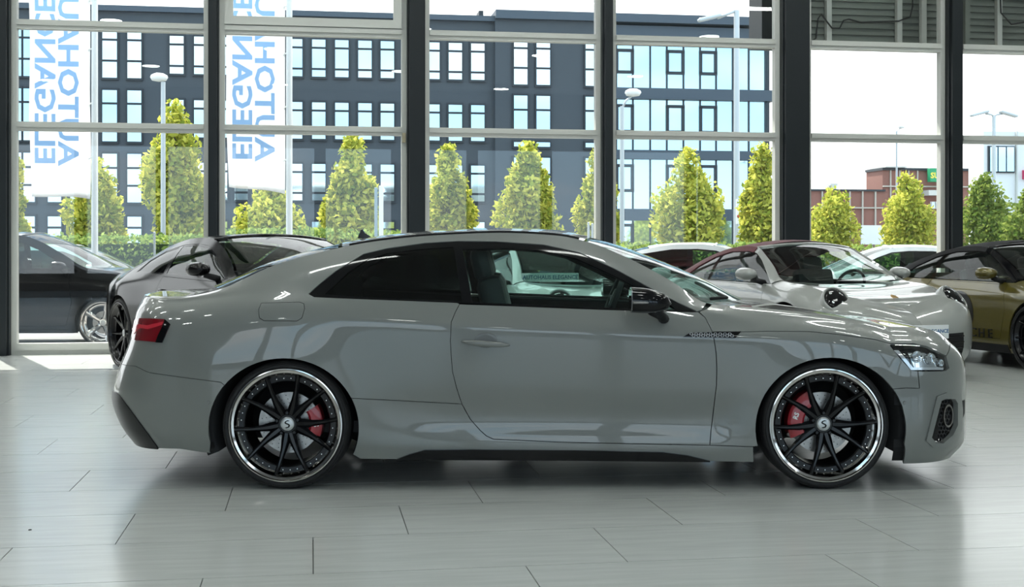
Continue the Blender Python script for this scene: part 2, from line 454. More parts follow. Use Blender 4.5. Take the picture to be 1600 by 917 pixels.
def put_wheel(parent, key, loc, side, **kw):
    """side -1: near side (y<0), +1: far side"""
    w = bpy.data.objects.new('wheel', None); COL.objects.link(w); w.parent = parent; w.location = loc
    w.rotation_euler = (PI/2, 0, 0) if side < 0 else (PI/2, 0, PI)
    if key not in WHEELS:
        WHEELS[key] = [m.build(n, mt, w, auto=au) for n, m, mt, au in wheel_set(**kw)]
        for o in WHEELS[key]:
            if o.name.split('.')[0] in ('rivet_ring', 'lug_bolts'): o['kind'] = 'stuff'
    else:
        for o in WHEELS[key]: copy_obj(o, w)
    return w
def inset_poly(q, g):
    q = np.asarray(q); A = np.sum(q[:, 0]*np.roll(q[:, 1], -1)-np.roll(q[:, 0], -1)*q[:, 1]); sg = 1 if A > 0 else -1
    t = np.roll(q, -1, 0)-np.roll(q, 1, 0); t /= np.maximum(np.linalg.norm(t, axis=1, keepdims=True), 1e-9)
    n = np.stack([-t[:, 1], t[:, 0]], 1)*sg
    return q+n*g

# ------------------------------------------------------------------ the grey coupe
def arc(cx, cy, rx, ry, a0, a1, n=26):
    return [(cx+rx*math.cos(math.radians(a0+(a1-a0)*i/n)), cy-ry*math.sin(math.radians(a0+(a1-a0)*i/n))) for i in range(n+1)]
def build_coupe():
    YC = F/305.5+.92
    car = thing('coupe_car', 'glossy light grey sports coupe in side view, black forged wheels with polished rims', 'car', (0, YC, 0))
    def pk(t): 
        px, py, w = t; d = YC-w; return ((px-800)*d/F, HC-(py-HZ)*d/F, w)
    def zc(py, w=.5): return HC-(py-HZ)*(YC-w)/F
    def proj(p):
        d = YC+p[..., 1]; return np.stack([800+p[..., 0]*F/d, HZ+(HC-p[..., 2])*F/d], -1)
    XR, XF = -1.72, 1.98
    K = [
     [(255,697,.80),(330,708,.86),(446,712,.88),(561,717,.885),(720,718,.885),(900,719,.885),(1110,721,.885),(1177,722,.885),(1290,724,.88),(1420,725,.85)],
     [(255,670,.86),(330,684,.90),(446,690,.915),(561,694,.90),(720,694,.893),(900,696,.893),(1110,698,.895),(1177,700,.90),(1290,702,.915),(1420,702,.885)],
     [(255,628,.885),(330,640,.92),(446,645,.93),(561,648,.905),(720,655,.878),(900,657,.873),(1110,660,.88),(1177,655,.905),(1290,650,.93),(1420,655,.90)],
     [(255,583,.89),(330,585,.925),(446,585,.935),(561,590,.91),(720,600,.90),(900,605,.897),(1110,608,.90),(1177,600,.91),(1290,590,.932),(1420,606,.895)],
     [(255,520,.875),(330,509,.90),(446,498,.915),(561,500,.915),(720,509,.912),(900,517,.91),(1067,524,.91),(1177,526,.913),(1290,531,.922),(1370,546,.905),(1420,558,.875)],
     [(255,492,.84),(330,484,.87),(446,480,.89),(561,487,.893),(720,497,.893),(900,505,.892),(1067,512,.892),(1177,513,.885),(1290,515,.885),(1370,528,.86),(1420,544,.82)],
     [(255,477,.765),(333,466,.79),(446,457,.825),(561,464,.845),(720,474,.852),(900,481,.852),(1089,487,.85),(1177,496,.83),(1290,504,.81),(1370,518,.78),(1420,536,.73)],
     [(255,472,.75),(333,459,.755),(446,431,.745),(521,413,.725),(600,402,.715),(720,398,.71),(800,398,.71),(900,404,.71),(977,424,.725),(1049,454,.75),(1108,480,.78),(1160,485,.78),(1290,496.5,.76),(1370,511,.73),(1420,531,.68)],
     [(255,469,.72),(333,455,.70),(431,413.5,.66),(521,389,.62),(600,375,.60),(680,367.5,.59),(783,363.5,.585),(867,367.5,.585),(917,377.5,.60),(977,401,.63),(1049,439,.68),(1108,475,.735),(1125,477,.735),(1160,479,.72),(1230,485,.71),(1310,495,.70),(1369,506,.68),(1420,526,.62)],
    ]
    tf = [1490,1509,1509,1510,1508,1499,1488,1482,1477]; tr = [211,190,176,184,206,211,221,224,226]
    zf = [703,682,648,612,588,573,563,559,556]; zr = [689,660,619,588,525,496,472,466,461]
    rows = []
    for r in range(9):
        keys = [pk(t) for t in K[r]]; row = dict(keys=keys, zf=zc(zf[r]), zr=zc(zr[r]), nf=2.55, nr=2.6)
        th = np.linspace(0, PI/2, 60)
        for end, x0, tgt, sg, nm in (('tipf', XF, tf[r], 1, 'nf'), ('tipr', XR, tr[r], -1, 'nr')):
            ka = np.array(keys); w0 = float(pchip(ka[:, 0], ka[:, 2], [x0])[0]); lo, hi = .05, 1.2
            for _ in range(40):
                L = (lo+hi)/2; e = 2/row[nm]
                x = x0+sg*L*np.sin(th)**e; y = -w0*np.cos(th).clip(0)**e; px = 800+x*F/(YC+y)
                if sg*(px*sg).max()*sg < tgt*sg: lo = L
                else: hi = L
            row[end] = x0+sg*L
        rows.append(row)
    kn = [0,.064,.17,.31,.54,.575,.64,.855,1]
    Loft.eye = (0, -YC, HC)
    xk = pk((1116, 474, .735))[0]
    LF = Loft(rows, kn, XR, XF, proj=proj, nU=330, nC=50, nV=96, smooth=2, kink=xk)
    def pan(name, poly, holes=(), m=M_PAINT, gap=.0022, off=0., thick=.016, twin='mirror', step=.035, label=None, parent=None):
        o = LF.uv(poly); h = [LF.uv(p) for p in holes]
        if gap: o = inset_poly(o, gap)
        d = panel_data(LF, o, h, step=step, off=off, thick=thick)
        pa = parent or car
        if twin == 'both': return [mesh_n(name, both(d), m, pa, label)]
        r = [mesh_n(name, d, m, pa, label)]
        if twin == 'mirror': r.append(mesh_n(name, mirror(d), m, pa, label))
        return r
    rear_arch = lambda a0, a1: arc(443, 669, 117, 109, a0, a1)
    front_arch = lambda a0, a1: arc(1298, 670, 117, 111, a0, a1)
    dlo_bot = [(714,473),(640,470),(560,467),(491,464)]
    dlo_rear = [(482,459),(500,443),(525,423)]
    dlo_top = [(568,396.5),(604,388),(664,379.5),(714,376.5),(774,377),(849,382),(905,394),(961,420),(1024,454),(1060,473),(1089,486)]
    tail = [(207,508),(210,497),(235,497.5),(258,498.5),(266.5,507),(254,535.5),(207,531)]
    fuel = [(408,473),(468,471.5),(475,474),(476.5,482),(472,497),(464,502),(412,501.5),(405,497),(403.5,484)]
    head = [(1391,538.5),(1427,536.8),(1448,542),(1477,556.3),(1482,574),(1477,578.5),(1424.5,578.5),(1408,562)]
    doorR = [(718,475),(711,488),(705,503),(703.5,532),(705,558),(707,581),(713,605),(721.5,631)]
    # quarter panel with roof rail and windscreen pillar
    sidef = [('T',1104),('T',700),('T',300),('UV',0,1),('UV',0,.40),(212,572),(233,582),(290,590),(345,597)]
    sidef += [p for p in rear_arch(142, 26)]
    sidef += [(550,622),(640,626.5)]+doorR[::-1]+dlo_bot+dlo_rear+dlo_top+[(1097,484)]
    pan('side_panel', sidef, [fuel], gap=.0012)
    pan('fuel_flap', fuel, gap=.0028)
    sill = [(550,622),(640,626.5),(721.5,631),(735,655),(750,672),(760,681),(771,686),(870,690.5),(1000,693.5),(1109,695.5),(1177,698),(1178,720),('B',1177),('B',563)]+arc(443,669,117,109,-24,26)[1:]
    pan('sill_panel', sill)
    door = doorR+[(735,655),(750,672),(760,681),(771,686),(870,690.5),(1000,693.5),(1109,695.5),(1111,672),(1116,630),(1119.5,602),(1120,575),(1119,552),(1116,532),(1113,518),(1102,496),(1091,487.5),(986,485),(900,482),(800,478)]
    doors = pan('door', door)
    fender = [(1113,518),(1116,532),(1119,552),(1120,575),(1119.5,602),(1116,630),(1111,672),(1109,695.5),(1177,698)]+front_arch(194, 34)+[(1415,606),(1437,606.5),(1434,580),(1424.5,578.5),(1408,562),(1391,540),(1392,537),(1366,530),(1317,523),(1265,517.6),(1200,517.2),(1158,518.5)]
    pan('front_wing', fender)
    fb = [(1437,606.5),(1434,580),(1477,579.5),(1483,575),(1478,556),('UV',1,.93),('UV',1,0),('B',1411),(1414,700)]+front_arch(-12, 34)+[(1415,606)]
    intake = [(1469,626),(1476,623),(1490,623.5),(1494,630),(1494,664),(1487,679),(1472,692),(1461,691),(1454.5,683)]
    fbo = pan('front_bumper', fb, [intake], twin='both')
    rb = [('UV',0,.40),(212,572),(233,582),(290,590),(345,597)]+rear_arch(142, 193)+[(328,706),('B',329),('UV',0,0)]
    pan('rear_bumper', rb, twin='both')
    hood_side = panel_data(LF, inset_poly(LF.uv([('T',1112),('T',1250),('UV',1,1),('UV',1,.93),(1478,556),(1448,541),(1427,536),(1392,536.5),(1366,530),(1317,523),(1265,517.6),(1200,517.2),(1158,518.5),(1113,518),(1102,496),(1093,487),(1104,483)]), .0015), thick=.012)
    top = LF.top
    hood_top = lateral(LF, top(1112)[0], LF.su[-1], lambda f: .002+.010*math.sin(PI*min(1, f*1.3)), k=60)
    mesh_n('bonnet', join(both(hood_side), hood_top), M_PAINT, car)
    mesh_n('roof', lateral(LF, top(535)[0], top(912)[0], .034, bow=lambda f: -.05+.10*f, k=50), M_PAINT, car)
    mesh_n('windscreen', lateral(LF, top(918)[0], top(1100)[0], lambda f: .032*(1-f), bow=lambda f: .05+.27*f, k=30, inset=.03, zoff=-.004), M_CARGLASS, car)
    mesh_n('rear_window', lateral(LF, top(345)[0], top(528)[0], lambda f: .012+.02*f, bow=lambda f: -.16+.11*f, k=30, inset=.03, zoff=-.004), M_TINT, car)
    mesh_n('boot_lid', lateral(LF, 0.0, top(345)[0], lambda f: .008*math.sin(f*PI*.9)+.002, k=40), M_PAINT, car)
    # roof details
    for sg in (-1, 1):
        rl = MB(); pts = [LF.ev([(top(p)[0], LF.sv)])[0] for p in np.linspace(545, 905, 20)]
        rl.tube([(p[0], sg*(-p[1]-.02), p[2]+.006) for p in pts], .006, 6)
        rl.build('roof_gutter', M_DARK, car, smooth=True)
    sr = lateral(LF, top(640)[0], top(868)[0], .034, bow=lambda f: -.02+.07*f, k=24, inset=.3, zoff=.002)
    mesh_n('sunroof', sr, M_BLACKGLOSS, car)
    an = LF.ev([(top(558)[0], LF.sv)])[0]
    fin = MB(); prof = [(-.10,0),(-.085,.05),(-.075,.052),(-.06,.033),(-.02,.012),(.02,.0)]
    fin.prism([(x, z) for x, z in prof], -.012, .012, Matrix.Rotation(PI/2, 4, 'X'))
    fin.build('antenna_fin', M_BLACKGLOSS, car, loc=(an[0]+.03, 0, an[2]+.030), rot=(0, .08, 0))
    # windows
    dlo = dlo_bot[::-1]+[(800,477.5),(900,481.5),(986,484.5),(1089,486.5)]+dlo_top[::-1][1:]+dlo_rear[::-1]
    q_glass = [(508,459),(545,424),(575,404),(604,395),(660,388),(709,385),(722,470),(620,466)]
    d_glass = [(738,471.5),(723,389),(790,386.5),(848,391),(900,403),(955,428),(1010,456),(1052,479),(1056,483.5),(900,478.5)]
    pan('window_trim', dlo, [q_glass, d_glass], m=M_BLACKGLOSS, gap=.0015, off=-.004)
    pan('quarter_glass', q_glass, m=M_TINT, gap=0, off=-.006, thick=.0)
    pan('door_glass', d_glass, m=M_CARGLASS, gap=0, off=-.006, thick=.0)
    # fender vent: black slot with mesh
    vent = pan('vent', [(1067,526.5),(1078,520),(1158,518),(1149,528.5)], m=M_BLACKGLOSS, gap=0, off=.003, thick=.008, step=.02)
    for i, v in enumerate(vent):
        hx = MB()
        for a in range(9):
            for b in range(2):
                p = LF.ev([LF.find((1080+a*7.5+b*3.5, 521.5+b*3))])[0]; y = p[1]-.004
                hx.lathe([(.006,0),(.009,0),(.009,.003),(.006,.003)], 6, M=Matrix.Translation((p[0], y if i == 0 else -y, p[2])) @ Matrix.Rotation(PI/2 if i == 0 else -PI/2, 4, 'X') @ Matrix.Diagonal((1.15,.8,1,1)), close=True)
        hx.build('mesh_insert', M_STEEL, v)['kind'] = 'stuff'
    # black blade along the sill
    pan('sill_blade', [(620,717),(640,709),(664,702.5),(740,702),(900,703),(1035,706),(1075,711),(1109,719.5),('B',1109),('B',625)], m=M_BLACKGLOSS, gap=0, off=.012, thick=.03, step=.03)
    # tail lamp, three facets
    pan('tail_lamp', tail, m=M_TAIL, gap=0, off=.005, thick=.012, step=.02)
    pan('tail_lamp_edge', [(258,499),(266.5,507),(254,535.5),(244,535),(248,524),(257,505)], m=M_BLACKGLOSS, gap=0, off=.009, thick=.012, step=.02)
    pan('tail_lamp_strip', [(209,514),(218,507),(232,509),(256,503),(254,508),(233,515),(221,513),(211,522)], m=mat('tail_strip', (.62,.03,.05), .1, coat=1.), gap=0, off=.009, thick=.01, step=.02)
    # headlamp: dark housing with reflectors under a lens
    hb = pan('headlamp', head, m=M_BLACKGLOSS, gap=.001, off=-.035, thick=.0, step=.02)
    for i, o in enumerate(hb):
        for (cx, cy, r) in ((1436,556,.026),(1458,560,.026),(1474,567,.018)):
            p = LF.ev([LF.find((cx, cy))])[0]; n = LF.ev([LF.find((cx, cy))], LF.N)[0]
            if i: p = p*np.array((1,-1,1)); n = n*np.array((1,-1,1))
            Mx = Matrix.Translation(Vector(p)-Vector(n)*.028) @ Vector(n).to_track_quat('Z', 'Y').to_matrix().to_4x4()
            MB().lathe([(0,-.004),(r*.5,-.004),(r*.75,.006),(r,.014),(r*1.1,.014),(r*1.15,.0)], 24, M=Mx).build('projector', M_LAMPCLEAR, o, auto=40)
    pan('headlamp_reflector', [(1421,546),(1449,546),(1474,561),(1477,574),(1433,575)], m=M_LAMPCLEAR, gap=0, off=-.030, thick=0, step=.02)
    pan('headlamp_strip', [(1398,545),(1405,545),(1428,574),(1477,574),(1477,578),(1425,578)], m=mat('lamp_strip', (.8,.82,.85), .15, metal=.5), gap=0, off=-.012, thick=.008, step=.02)
    pan('headlamp_lens', head, m=glass('lamp_lens', (.93,.95,.96), ior=1.75), gap=.001, off=.001, thick=.0, step=.02)
    pan('intake_surround', [(1463,619),(1478,613),(1499,615),(1502,640),(1501,668),(1494,688),(1474,701),(1457,699),(1446,688)], [intake], gap=0, off=.010, thick=.014, step=.02)
    # air intake: deep black funnel, honeycomb, ring
    ib = pan('intake_back', [(p[0]+(p[0]-1476)*.06, p[1]+(p[1]-657)*.06) for p in intake], m=M_DARK, gap=0, off=-.055, thick=0, step=.02)
    pan('intake_blade', [(1469,626),(1475,630),(1469,690),(1461,691),(1454.5,683)], m=M_BLACKGLOSS, gap=.001, off=-.018, thick=.02, step=.02)
    for i, o in enumerate(ib):
        hx = MB()
        for a in range(5):
            for b in range(11):
                q = (1472.5+a*5+(b % 2)*2.5, 628+b*6)
                if not inside(np.array([(1473,627),(1489,626),(1492,664),(1486,677),(1472,689)]), np.array([q]))[0]: continue
                p = LF.ev([LF.find(q)])[0]; n = LF.ev([LF.find(q)], LF.N)[0]
                if i: p = p*np.array((1,-1,1)); n = n*np.array((1,-1,1))
                Mx = Matrix.Translation(Vector(p)-Vector(n)*.03) @ Vector(n).to_track_quat('Z', 'Y').to_matrix().to_4x4()
                hx.lathe([(.011,0),(.0145,0),(.0145,.012),(.011,.012)], 6, M=Mx, close=True)
        hx.build('honeycomb', mat('grille_plastic', (.03,.03,.032), .3), o)['kind'] = 'stuff'
        q = (1484.5,650); p = LF.ev([LF.find(q)])[0]; n = LF.ev([LF.find(q)], LF.N)[0]
        if i: p = p*np.array((1,-1,1)); n = n*np.array((1,-1,1))
        Mx = Matrix.Translation(Vector(p)-Vector(n)*.022) @ Vector(n).to_track_quat('Z', 'Y').to_matrix().to_4x4()
        MB().lathe([(.044,0),(.052,0),(.052,.014),(.044,.014)], 36, M=Mx @ Matrix.Diagonal((.8,1.15,1,1)), close=True).build('ring', M_STEEL, o, auto=40)
    pan('nose_slot', [(1500,627),(1507,624),(1507,645),(1503,656)], m=M_DARK, gap=0, off=.002, thick=.005, step=.02)
    gr = panel_data(LF, LF.uv([('UV',.952,.16),('UV',1,.16),('UV',1,.52),('UV',.945,.50)]), off=.004, thick=.02)
    mesh_n('grille', both(gr), M_DARK, car)
    # rear diffuser and tail pipes
    df = panel_data(LF, LF.uv([(182,613),(188,618),(246,697),('B',248),('UV',0,0),('UV',0,.2),('UV',.05,.2)]), off=.006, thick=.03)
    mesh_n('diffuser', both(df), mat('diffuser_black', (.012,.012,.013), .35), car)
    for sg in (-1, 1):
        MB().lathe([(.036,.0),(.048,.0),(.05,.004),(.05,.12),(.036,.12)], 32, M=Matrix.Translation((-2.05, sg*.60, .30)) @ Matrix.Rotation(PI/2, 4, 'Y') @ Matrix.Diagonal((.85,1.5,1,1)), close=True).build('tail_pipe', M_BLACKGLOSS, car, auto=40)
    # parking sensors
    for q in ((326,628.5),(1413.5,629)):
        p = LF.ev([LF.find(q)])[0]
        for sg in (1, -1):
            MB().lathe([(0,.003),(.008,.003),(.009,0)], 16, M=Matrix.Translation((p[0], sg*p[1], p[2])) @ Matrix.Rotation(PI/2*sg, 4, 'X')).build('parking_sensor', M_PAINT, car, auto=40)
    # door handles with recess
    p = LF.ev([LF.find((759, 535))])[0]
    for i, sg in enumerate((1, -1)):
        rc = MB()
        rc.lathe([(.0,.002),(.03,.002),(.045,.004),(.056,.001)], 28, M=Matrix.Translation((p[0], sg*(p[1]-.001), p[2]+.012)) @ Matrix.Rotation(PI/2*sg, 4, 'X') @ Matrix.Diagonal((1.05,.72,1,1)))
        rc.build('handle_recess', mat('recess_grey', (.15,.155,.15), .4, coat=.5), doors[i], auto=40)
        bar = MB()
        pts = [(p[0]+t*.122, sg*(p[1]-.006-.026*(1-abs(t)**4)), p[2]-.004-.010*t) for t in np.linspace(-1, 1, 17)]
        bar.tube(pts, [.004+.011*(1-abs(t)**3) for t in np.linspace(-1, 1, 17)], 10)
        bar.build('door_handle', M_PAINT, doors[i], smooth=True)
    # mirrors
    for sg in (1, -1):
        q = LF.ev([LF.find((1030, 486))])[0]
        cx, cy, cz = pk((1014, 468, 1.0)); 
        mb = MB(); rings = []
        for t in np.linspace(0, 1, 11):       # shell from rear (glass) to front
            x = -.092+.205*t; s = math.sqrt(max(0, 1-max(0, (t-.12)/.88)**2.4)); s = max(s, .03)
            rings.append([(cx+x, sg*(-(cz)-.005+.10*s*math.cos(a)*.95), cy-.008+(.072 if math.sin(a) > 0 else .058)*s*(abs(math.sin(a))**.75)*(1 if math.sin(a) > 0 else -1)-.012*t) for a in np.linspace(0, 2*PI, 24, endpoint=False)])
        n = 24; vs = [v for r in rings for v in r]
        fs = [(i*n+j, i*n+(j+1) % n, (i+1)*n+(j+1) % n, (i+1)*n+j) for i in range(10) for j in range(n)]+[tuple(range(n))]+[tuple(10*n+j for j in range(n))]
        mo = mb.add(vs, fs).build('door_mirror', M_BLACKGLOSS, car, auto=50)
        MB().box((cx-.093, sg*(-cz-.005), cy), (.006, .15, .10), bev=.002).build('mirror_glass', M_CHROME, mo)
        MB().tube([(cx+.02, sg*(-cz+.02), cy-.055), (cx+.07, sg*(-cz+.08), cy-.085), (cx+.10, sg*(q[1]+.01), cy-.115)], [.03,.024,.03], 10).build('mirror_foot', M_DARK, mo, smooth=True)
        MB().tube([(cx-.09+.19*t, sg*(-cz-.105+.02*t*t*4), cy-.012) for t in np.linspace(0, .9, 8)], .006, 6).build('indicator_strip', M_STEEL, mo, smooth=True)
    # wiper at the base of the screen
    b = LF.ev([(top(1108)[0], LF.sv)])[0]
    MB().tube([(b[0]+.02, b[1]+.08, b[2]+.025), (b[0]+.12, b[1]+.16, b[2]+.028), (b[0]+.05, .1, b[2]+.09)], .009, 6).build('wiper', M_DARK, car, smooth=True)
    # inner shell behind the panels, wheel wells, underbody
    XW = ((446-800)/305.5, (1291-800)/305.5); ZW = .329
    jb = int(.635*(LF.V-1)); idx = {}; V = []; FS = []
    for i in range(0, LF.U, 3):
        for j in list(range(0, jb, 3))+[jb]:
            pt = LF.G[i, j]-LF.N[i, j]*.03; idx[i, j] = len(V); V.append((pt[0], min(pt[1], -.0), pt[2]))
    js = list(range(0, jb, 3))+[jb]; iss = list(range(0, LF.U, 3))
    for a, c in zip(iss[:-1], iss[1:]):
        for d_, e in zip(js[:-1], js[1:]):
            c4 = [V[idx[a, d_]], V[idx[c, d_]], V[idx[c, e]], V[idx[a, e]]]
            mx = sum(p[0] for p in c4)/4; mz = sum(p[2] for p in c4)/4
            if any((mx-x)**2+(mz-ZW-.005)**2 < .405**2 for x in XW): continue
            if mx > 2.1 and mz < .50 or (mx > 2.0 and mz > .55): continue
            FS.append((idx[a, d_], idx[c, d_], idx[c, e], idx[a, e]))
    m = MB().add(V, FS); m.add([(x, -y, z) for x, y, z in V], FS); m.build('inner_shell', M_DARK, car)
    for x in XW:
        for sg in (-1, 1):
            MB().lathe([(.45,sg*.04),(.376,.0),(.372,sg*.30),(.0,sg*.30)], 40, M=Matrix.Translation((x+(.015 if x > 0 else -.008), sg*.85, ZW+.003)) @ Matrix.Rotation(PI/2, 4, 'X'), a0=-.40, a1=PI+.40).build('wheel_arch_liner', M_DARK, car, smooth=True)
    MB().box((.1, 0, .24), (3.9, 1.15, .05)).box((.22, 0, .235), (1.95, 1.62, .05)).build('underbody', M_DARK, car)
    # cabin
    cab = MB().box((.0, 0, .30), (2.3, 1.5, .06))
    cab.build('cabin_floor', M_TRIM, car)
    MB().box((1.0, 0, .80), (.42, 1.5, .24), bev=.06).build('dashboard', M_TRIM, car)
    for sy in (-.38, .38):
        seat = MB()
        Mr = Matrix.Rotation(math.radians(-14), 4, 'Y')
        seat.box((.25, sy, .50), (.52, .50, .16), bev=.05)
        so = seat.build('front_seat', M_SEAT, car, auto=40)
        MB().box((-.06, sy, .80), (.15, .46, .58), M=Mr.to_3x3().to_4x4(), bev=.05).build('backrest', M_SEAT, so, auto=40)
        MB().box((-.165, sy, 1.145), (.11, .27, .20), M=Mr.to_3x3().to_4x4(), bev=.045).build('headrest', M_SEAT, so, auto=40)
    MB().box((-.75, 0, .62), (.5, 1.3, .2), bev=.05).box((-1.02, 0, .86), (.16, 1.3, .42), bev=.05).build('rear_bench', M_SEAT, car, auto=40)
    sw = MB()
    Ms = Matrix.Translation((.62, .38, .93)) @ Matrix.Rotation(math.radians(-68), 4, 'Y')
    sw.lathe([(.165+.017*math.cos(a), .017*math.sin(a)) for a in np.linspace(0, 2*PI, 10, endpoint=False)], 32, M=Ms, close=True)
    sw.lathe([(0,.01),(.06,.01),(.065,-.03),(0,-.03)], 20, M=Ms)
    sw.box((.62,.38,.93), (.02,.32,.03)); sw.build('steering_wheel', M_TRIM, car, smooth=True)
    MB().box((.62,.0,1.21), (.03,.22,.06), bev=.012).build('rear_view_mirror', M_TRIM, car)
    # wheels and brakes
    for n, x in enumerate(XW):
        for sg in (-1, 1):
            w = put_wheel(car, 'forged', (x, sg*.92, ZW), sg, style='forged')
            w.rotation_euler.rotate_axis('Z', .0 if n else .05)
            Md = Matrix.Translation((x, sg*.80, ZW)) @ Matrix.Rotation(PI/2 if sg < 0 else -PI/2, 4, 'X')
            dk = MB().lathe([(.055,.0),(.085,.0),(.086,.006),(.158,.006),(.158,-.02),(.05,-.02)], 64, M=Md)
            do = dk.build('brake_disc', M_STEEL, car, auto=40)
            hl = MB()
            for q in range(24):
                for e in range(3):
                    a = 2*PI*q/24+e*.06; r = .102+e*.02
                    hl.lathe([(0,.0068),(.0028,.0068)], 6, M=Md @ Matrix.Translation((r*math.cos(a), r*math.sin(a), 0)))
            hl.build('drilled_holes', M_DARK, do)['kind'] = 'stuff'
            # caliper: leading side at the front axle's rear, trailing at the rear axle's front
            c0, c1 = (110, 205) if n else (-22, 32)
            if sg > 0: c0, c1 = 180-c1, 180-c0
            r0, r1 = (.098, .182) if n else (.112, .178)
            prof = [(r0, .045), (r0+.012, .058), (r1-.02, .058), (r1, .045), (r1, -.045), (r0, -.045)]
            cal = MB().lathe(prof, 18, M=Md, close=True, a0=math.radians(c0), a1=math.radians(c1))
            k = len(prof); cal.f += [tuple(range(k)), tuple(18*k+j for j in range(k))]
            co = cal.build('brake_caliper', M_CALIPER, car, auto=35)
            if n == 0 and sg < 0:
                text_mesh('lettering', 'RS', .034, M_WHITE, co, M=Matrix.Translation((x+.145, -.859, ZW+.002)) @ Matrix.Rotation(PI/2, 4, 'X') @ Matrix.Rotation(math.radians(-82), 4, 'Z'), bold=.0012)
            else:
                text_mesh('lettering', 'RS', .034, M_WHITE, co, M=Matrix.Translation((x+(-.14 if n else .145), sg*.859, ZW+.04)) @ Matrix.Rotation(PI/2*-sg, 4, 'X') @ Matrix.Rotation(math.radians(70*(1 if sg < 0 else -1)), 4, 'Z'), bold=.0012)
    return car
coupe = build_coupe()
# ------------------------------------------------------------------ showroom frame: a runs along the glass front, b away from the viewer
PHI = math.atan(314/F); CP, SP = math.cos(PHI), math.sin(PHI); ROT = (0, 0, PHI)
def W(a, b, z=0.0): return Vector((a*CP-b*SP, a*SP+b*CP, z))
def ab(px, B):
    """a coordinate where the view ray of column px meets the plane b=B, and its depth"""
    t = (px-800)/F; d = B/(CP-SP*t); return d*(CP*t+SP), d
def zz(py, d): return HC-(py-HZ)*d/F
WB = 15.71                                   # glass front
A0, A1, BB, ZC = -9.5, 12.5, -9.0, 6.2       # room extents
class R(MB):
    """builder whose boxes are given in a,b,z ranges of the rotated frame"""
    def rb(s, a0, a1, b0, b1, z0, z1):
        return s.box(((a0+a1)/2, (b0+b1)/2, (z0+z1)/2), (a1-a0, b1-b0, z1-z0))
    def mk(s, name, m, parent=None, **k):
        o = s.build(name, m, parent, **k)
        if parent is None: o.rotation_euler = ROT
        return o
def frame_empty(name, kind=None):
    o = bpy.data.objects.new(name, None); COL.objects.link(o); o.rotation_euler = ROT
    if kind: o['kind'] = kind
    return o
def set_struct(o): o['kind'] = 'structure'; return o

M_TILE = mat('floor_tile', (.55, .57, .555), .215, spec=.95, noise=(2.2, .07, (1, 9, 1)))
M_GROUT = mat('floor_grout', (.12, .125, .12), .6)
M_COL = mat('anthracite_steel', (.013, .017, .020), .45, spec=.3)
M_ALU = mat('window_aluminium', (.55, .56, .53), .45)
M_PANE = glass('window_pane', (.95, .965, .965), ior=1.5, refl=1.0)
M_CEIL = mat('ceiling_paint', (.62, .63, .62), .8)
M_WALL = mat('wall_paint', (.45, .46, .455), .7)
M_LAMP = mat('lamp_glow', (1, 1, 1), .5, emit=((.95, 1, .95), 29.0))

floor = frame_empty('floor', 'structure')
set_struct(floor)
R().rb(A0, A1, BB, WB+.10, -.30, -.012).build('screed', M_GROUT, floor)
TL, TD = 1.222, .593*F/1900
tile_m = None
g = .0022
b_first = 4.657*F/1900                       # a joint line between rows
k = 0
far_tiles = R(); n_t = 0
rows_t = []
for r in range(-12, 18):
    b0 = b_first+r*TD; off = .823+.4073*(r+1)
    j0 = math.floor((A0-off)/TL)
    for j in range(j0, j0+22):
        a0 = off+j*TL
        if a0+TL < A0 or a0 > A1 or b0 > WB-.02 or b0+TD < BB: continue
        A = max(a0, A0); B_ = min(a0+TL, A1); E_ = min(b0+TD, WB-.02)
        full = A == a0 and B_ == a0+TL and E_ == b0+TD
        mid = W((A+B_)/2, (b0+E_)/2); vis = mid.y > 3.6 and abs(mid.x) < mid.y*.42+.75
        if vis:
            if full:
                if tile_m is None:
                    o = MB().box((0, 0, -.006), (TL-2*g, TD-2*g, .012)).build('tile', M_TILE, floor); tile_m = o.data
                else:
                    o = bpy.data.objects.new('tile', tile_m); COL.objects.link(o); o.parent = floor
                o.location = ((A+B_)/2, (b0+E_)/2, 0)
            else:
                MB().box((0, 0, -.006), (B_-A-2*g, E_-b0-2*g, .012)).build('tile', M_TILE, floor, loc=((A+B_)/2, (b0+E_)/2, 0))
            n_t += 1
        else: far_tiles.rb(A+g, B_-g, b0+g, E_-g, -.012, 0)
far_tiles.build('tile_field', M_TILE, floor)['kind'] = 'stuff'
pa, pd = W(0, 0), 0
# tiny dark plug in a tile at the lower left
fx = (47-800)/F*(HC*F/(828-HZ)); fy = HC*F/(828-HZ)
o = MB().lathe([(0,.004),(.006,.003),(.008,0)], 12).build('floor_plug', M_DARK, floor)
o.location = Matrix.Rotation(-PHI, 4, 'Z') @ Vector((fx, fy, 0))

# ceiling, unseen overhang added to keep the sun strip narrow, side and back walls
set_struct(R().rb(A0-.2, A1+.2, BB-.2, WB+2.6, ZC, ZC+.3).mk('ceiling', M_CEIL))
set_struct(R().rb(A0-.25, A0, BB, WB+.1, -.2, ZC).mk('wall_left', mat('wall_anthracite', (.07, .075, .078), .7)))
set_struct(R().rb(A1, A1+.25, BB, WB+.1, -.2, ZC).mk('wall_right', M_WALL))
bw = R().rb(A0, A1, BB-.25, BB, -.2, .5).rb(A0, A1, BB-.25, BB, 4.4, ZC)
xa = A0
while xa < A1:
    bw.rb(xa, xa+.35, BB-.25, BB, .5, 4.4); xa += 2.4
bwo = set_struct(bw.mk('wall_back', M_WALL)); 

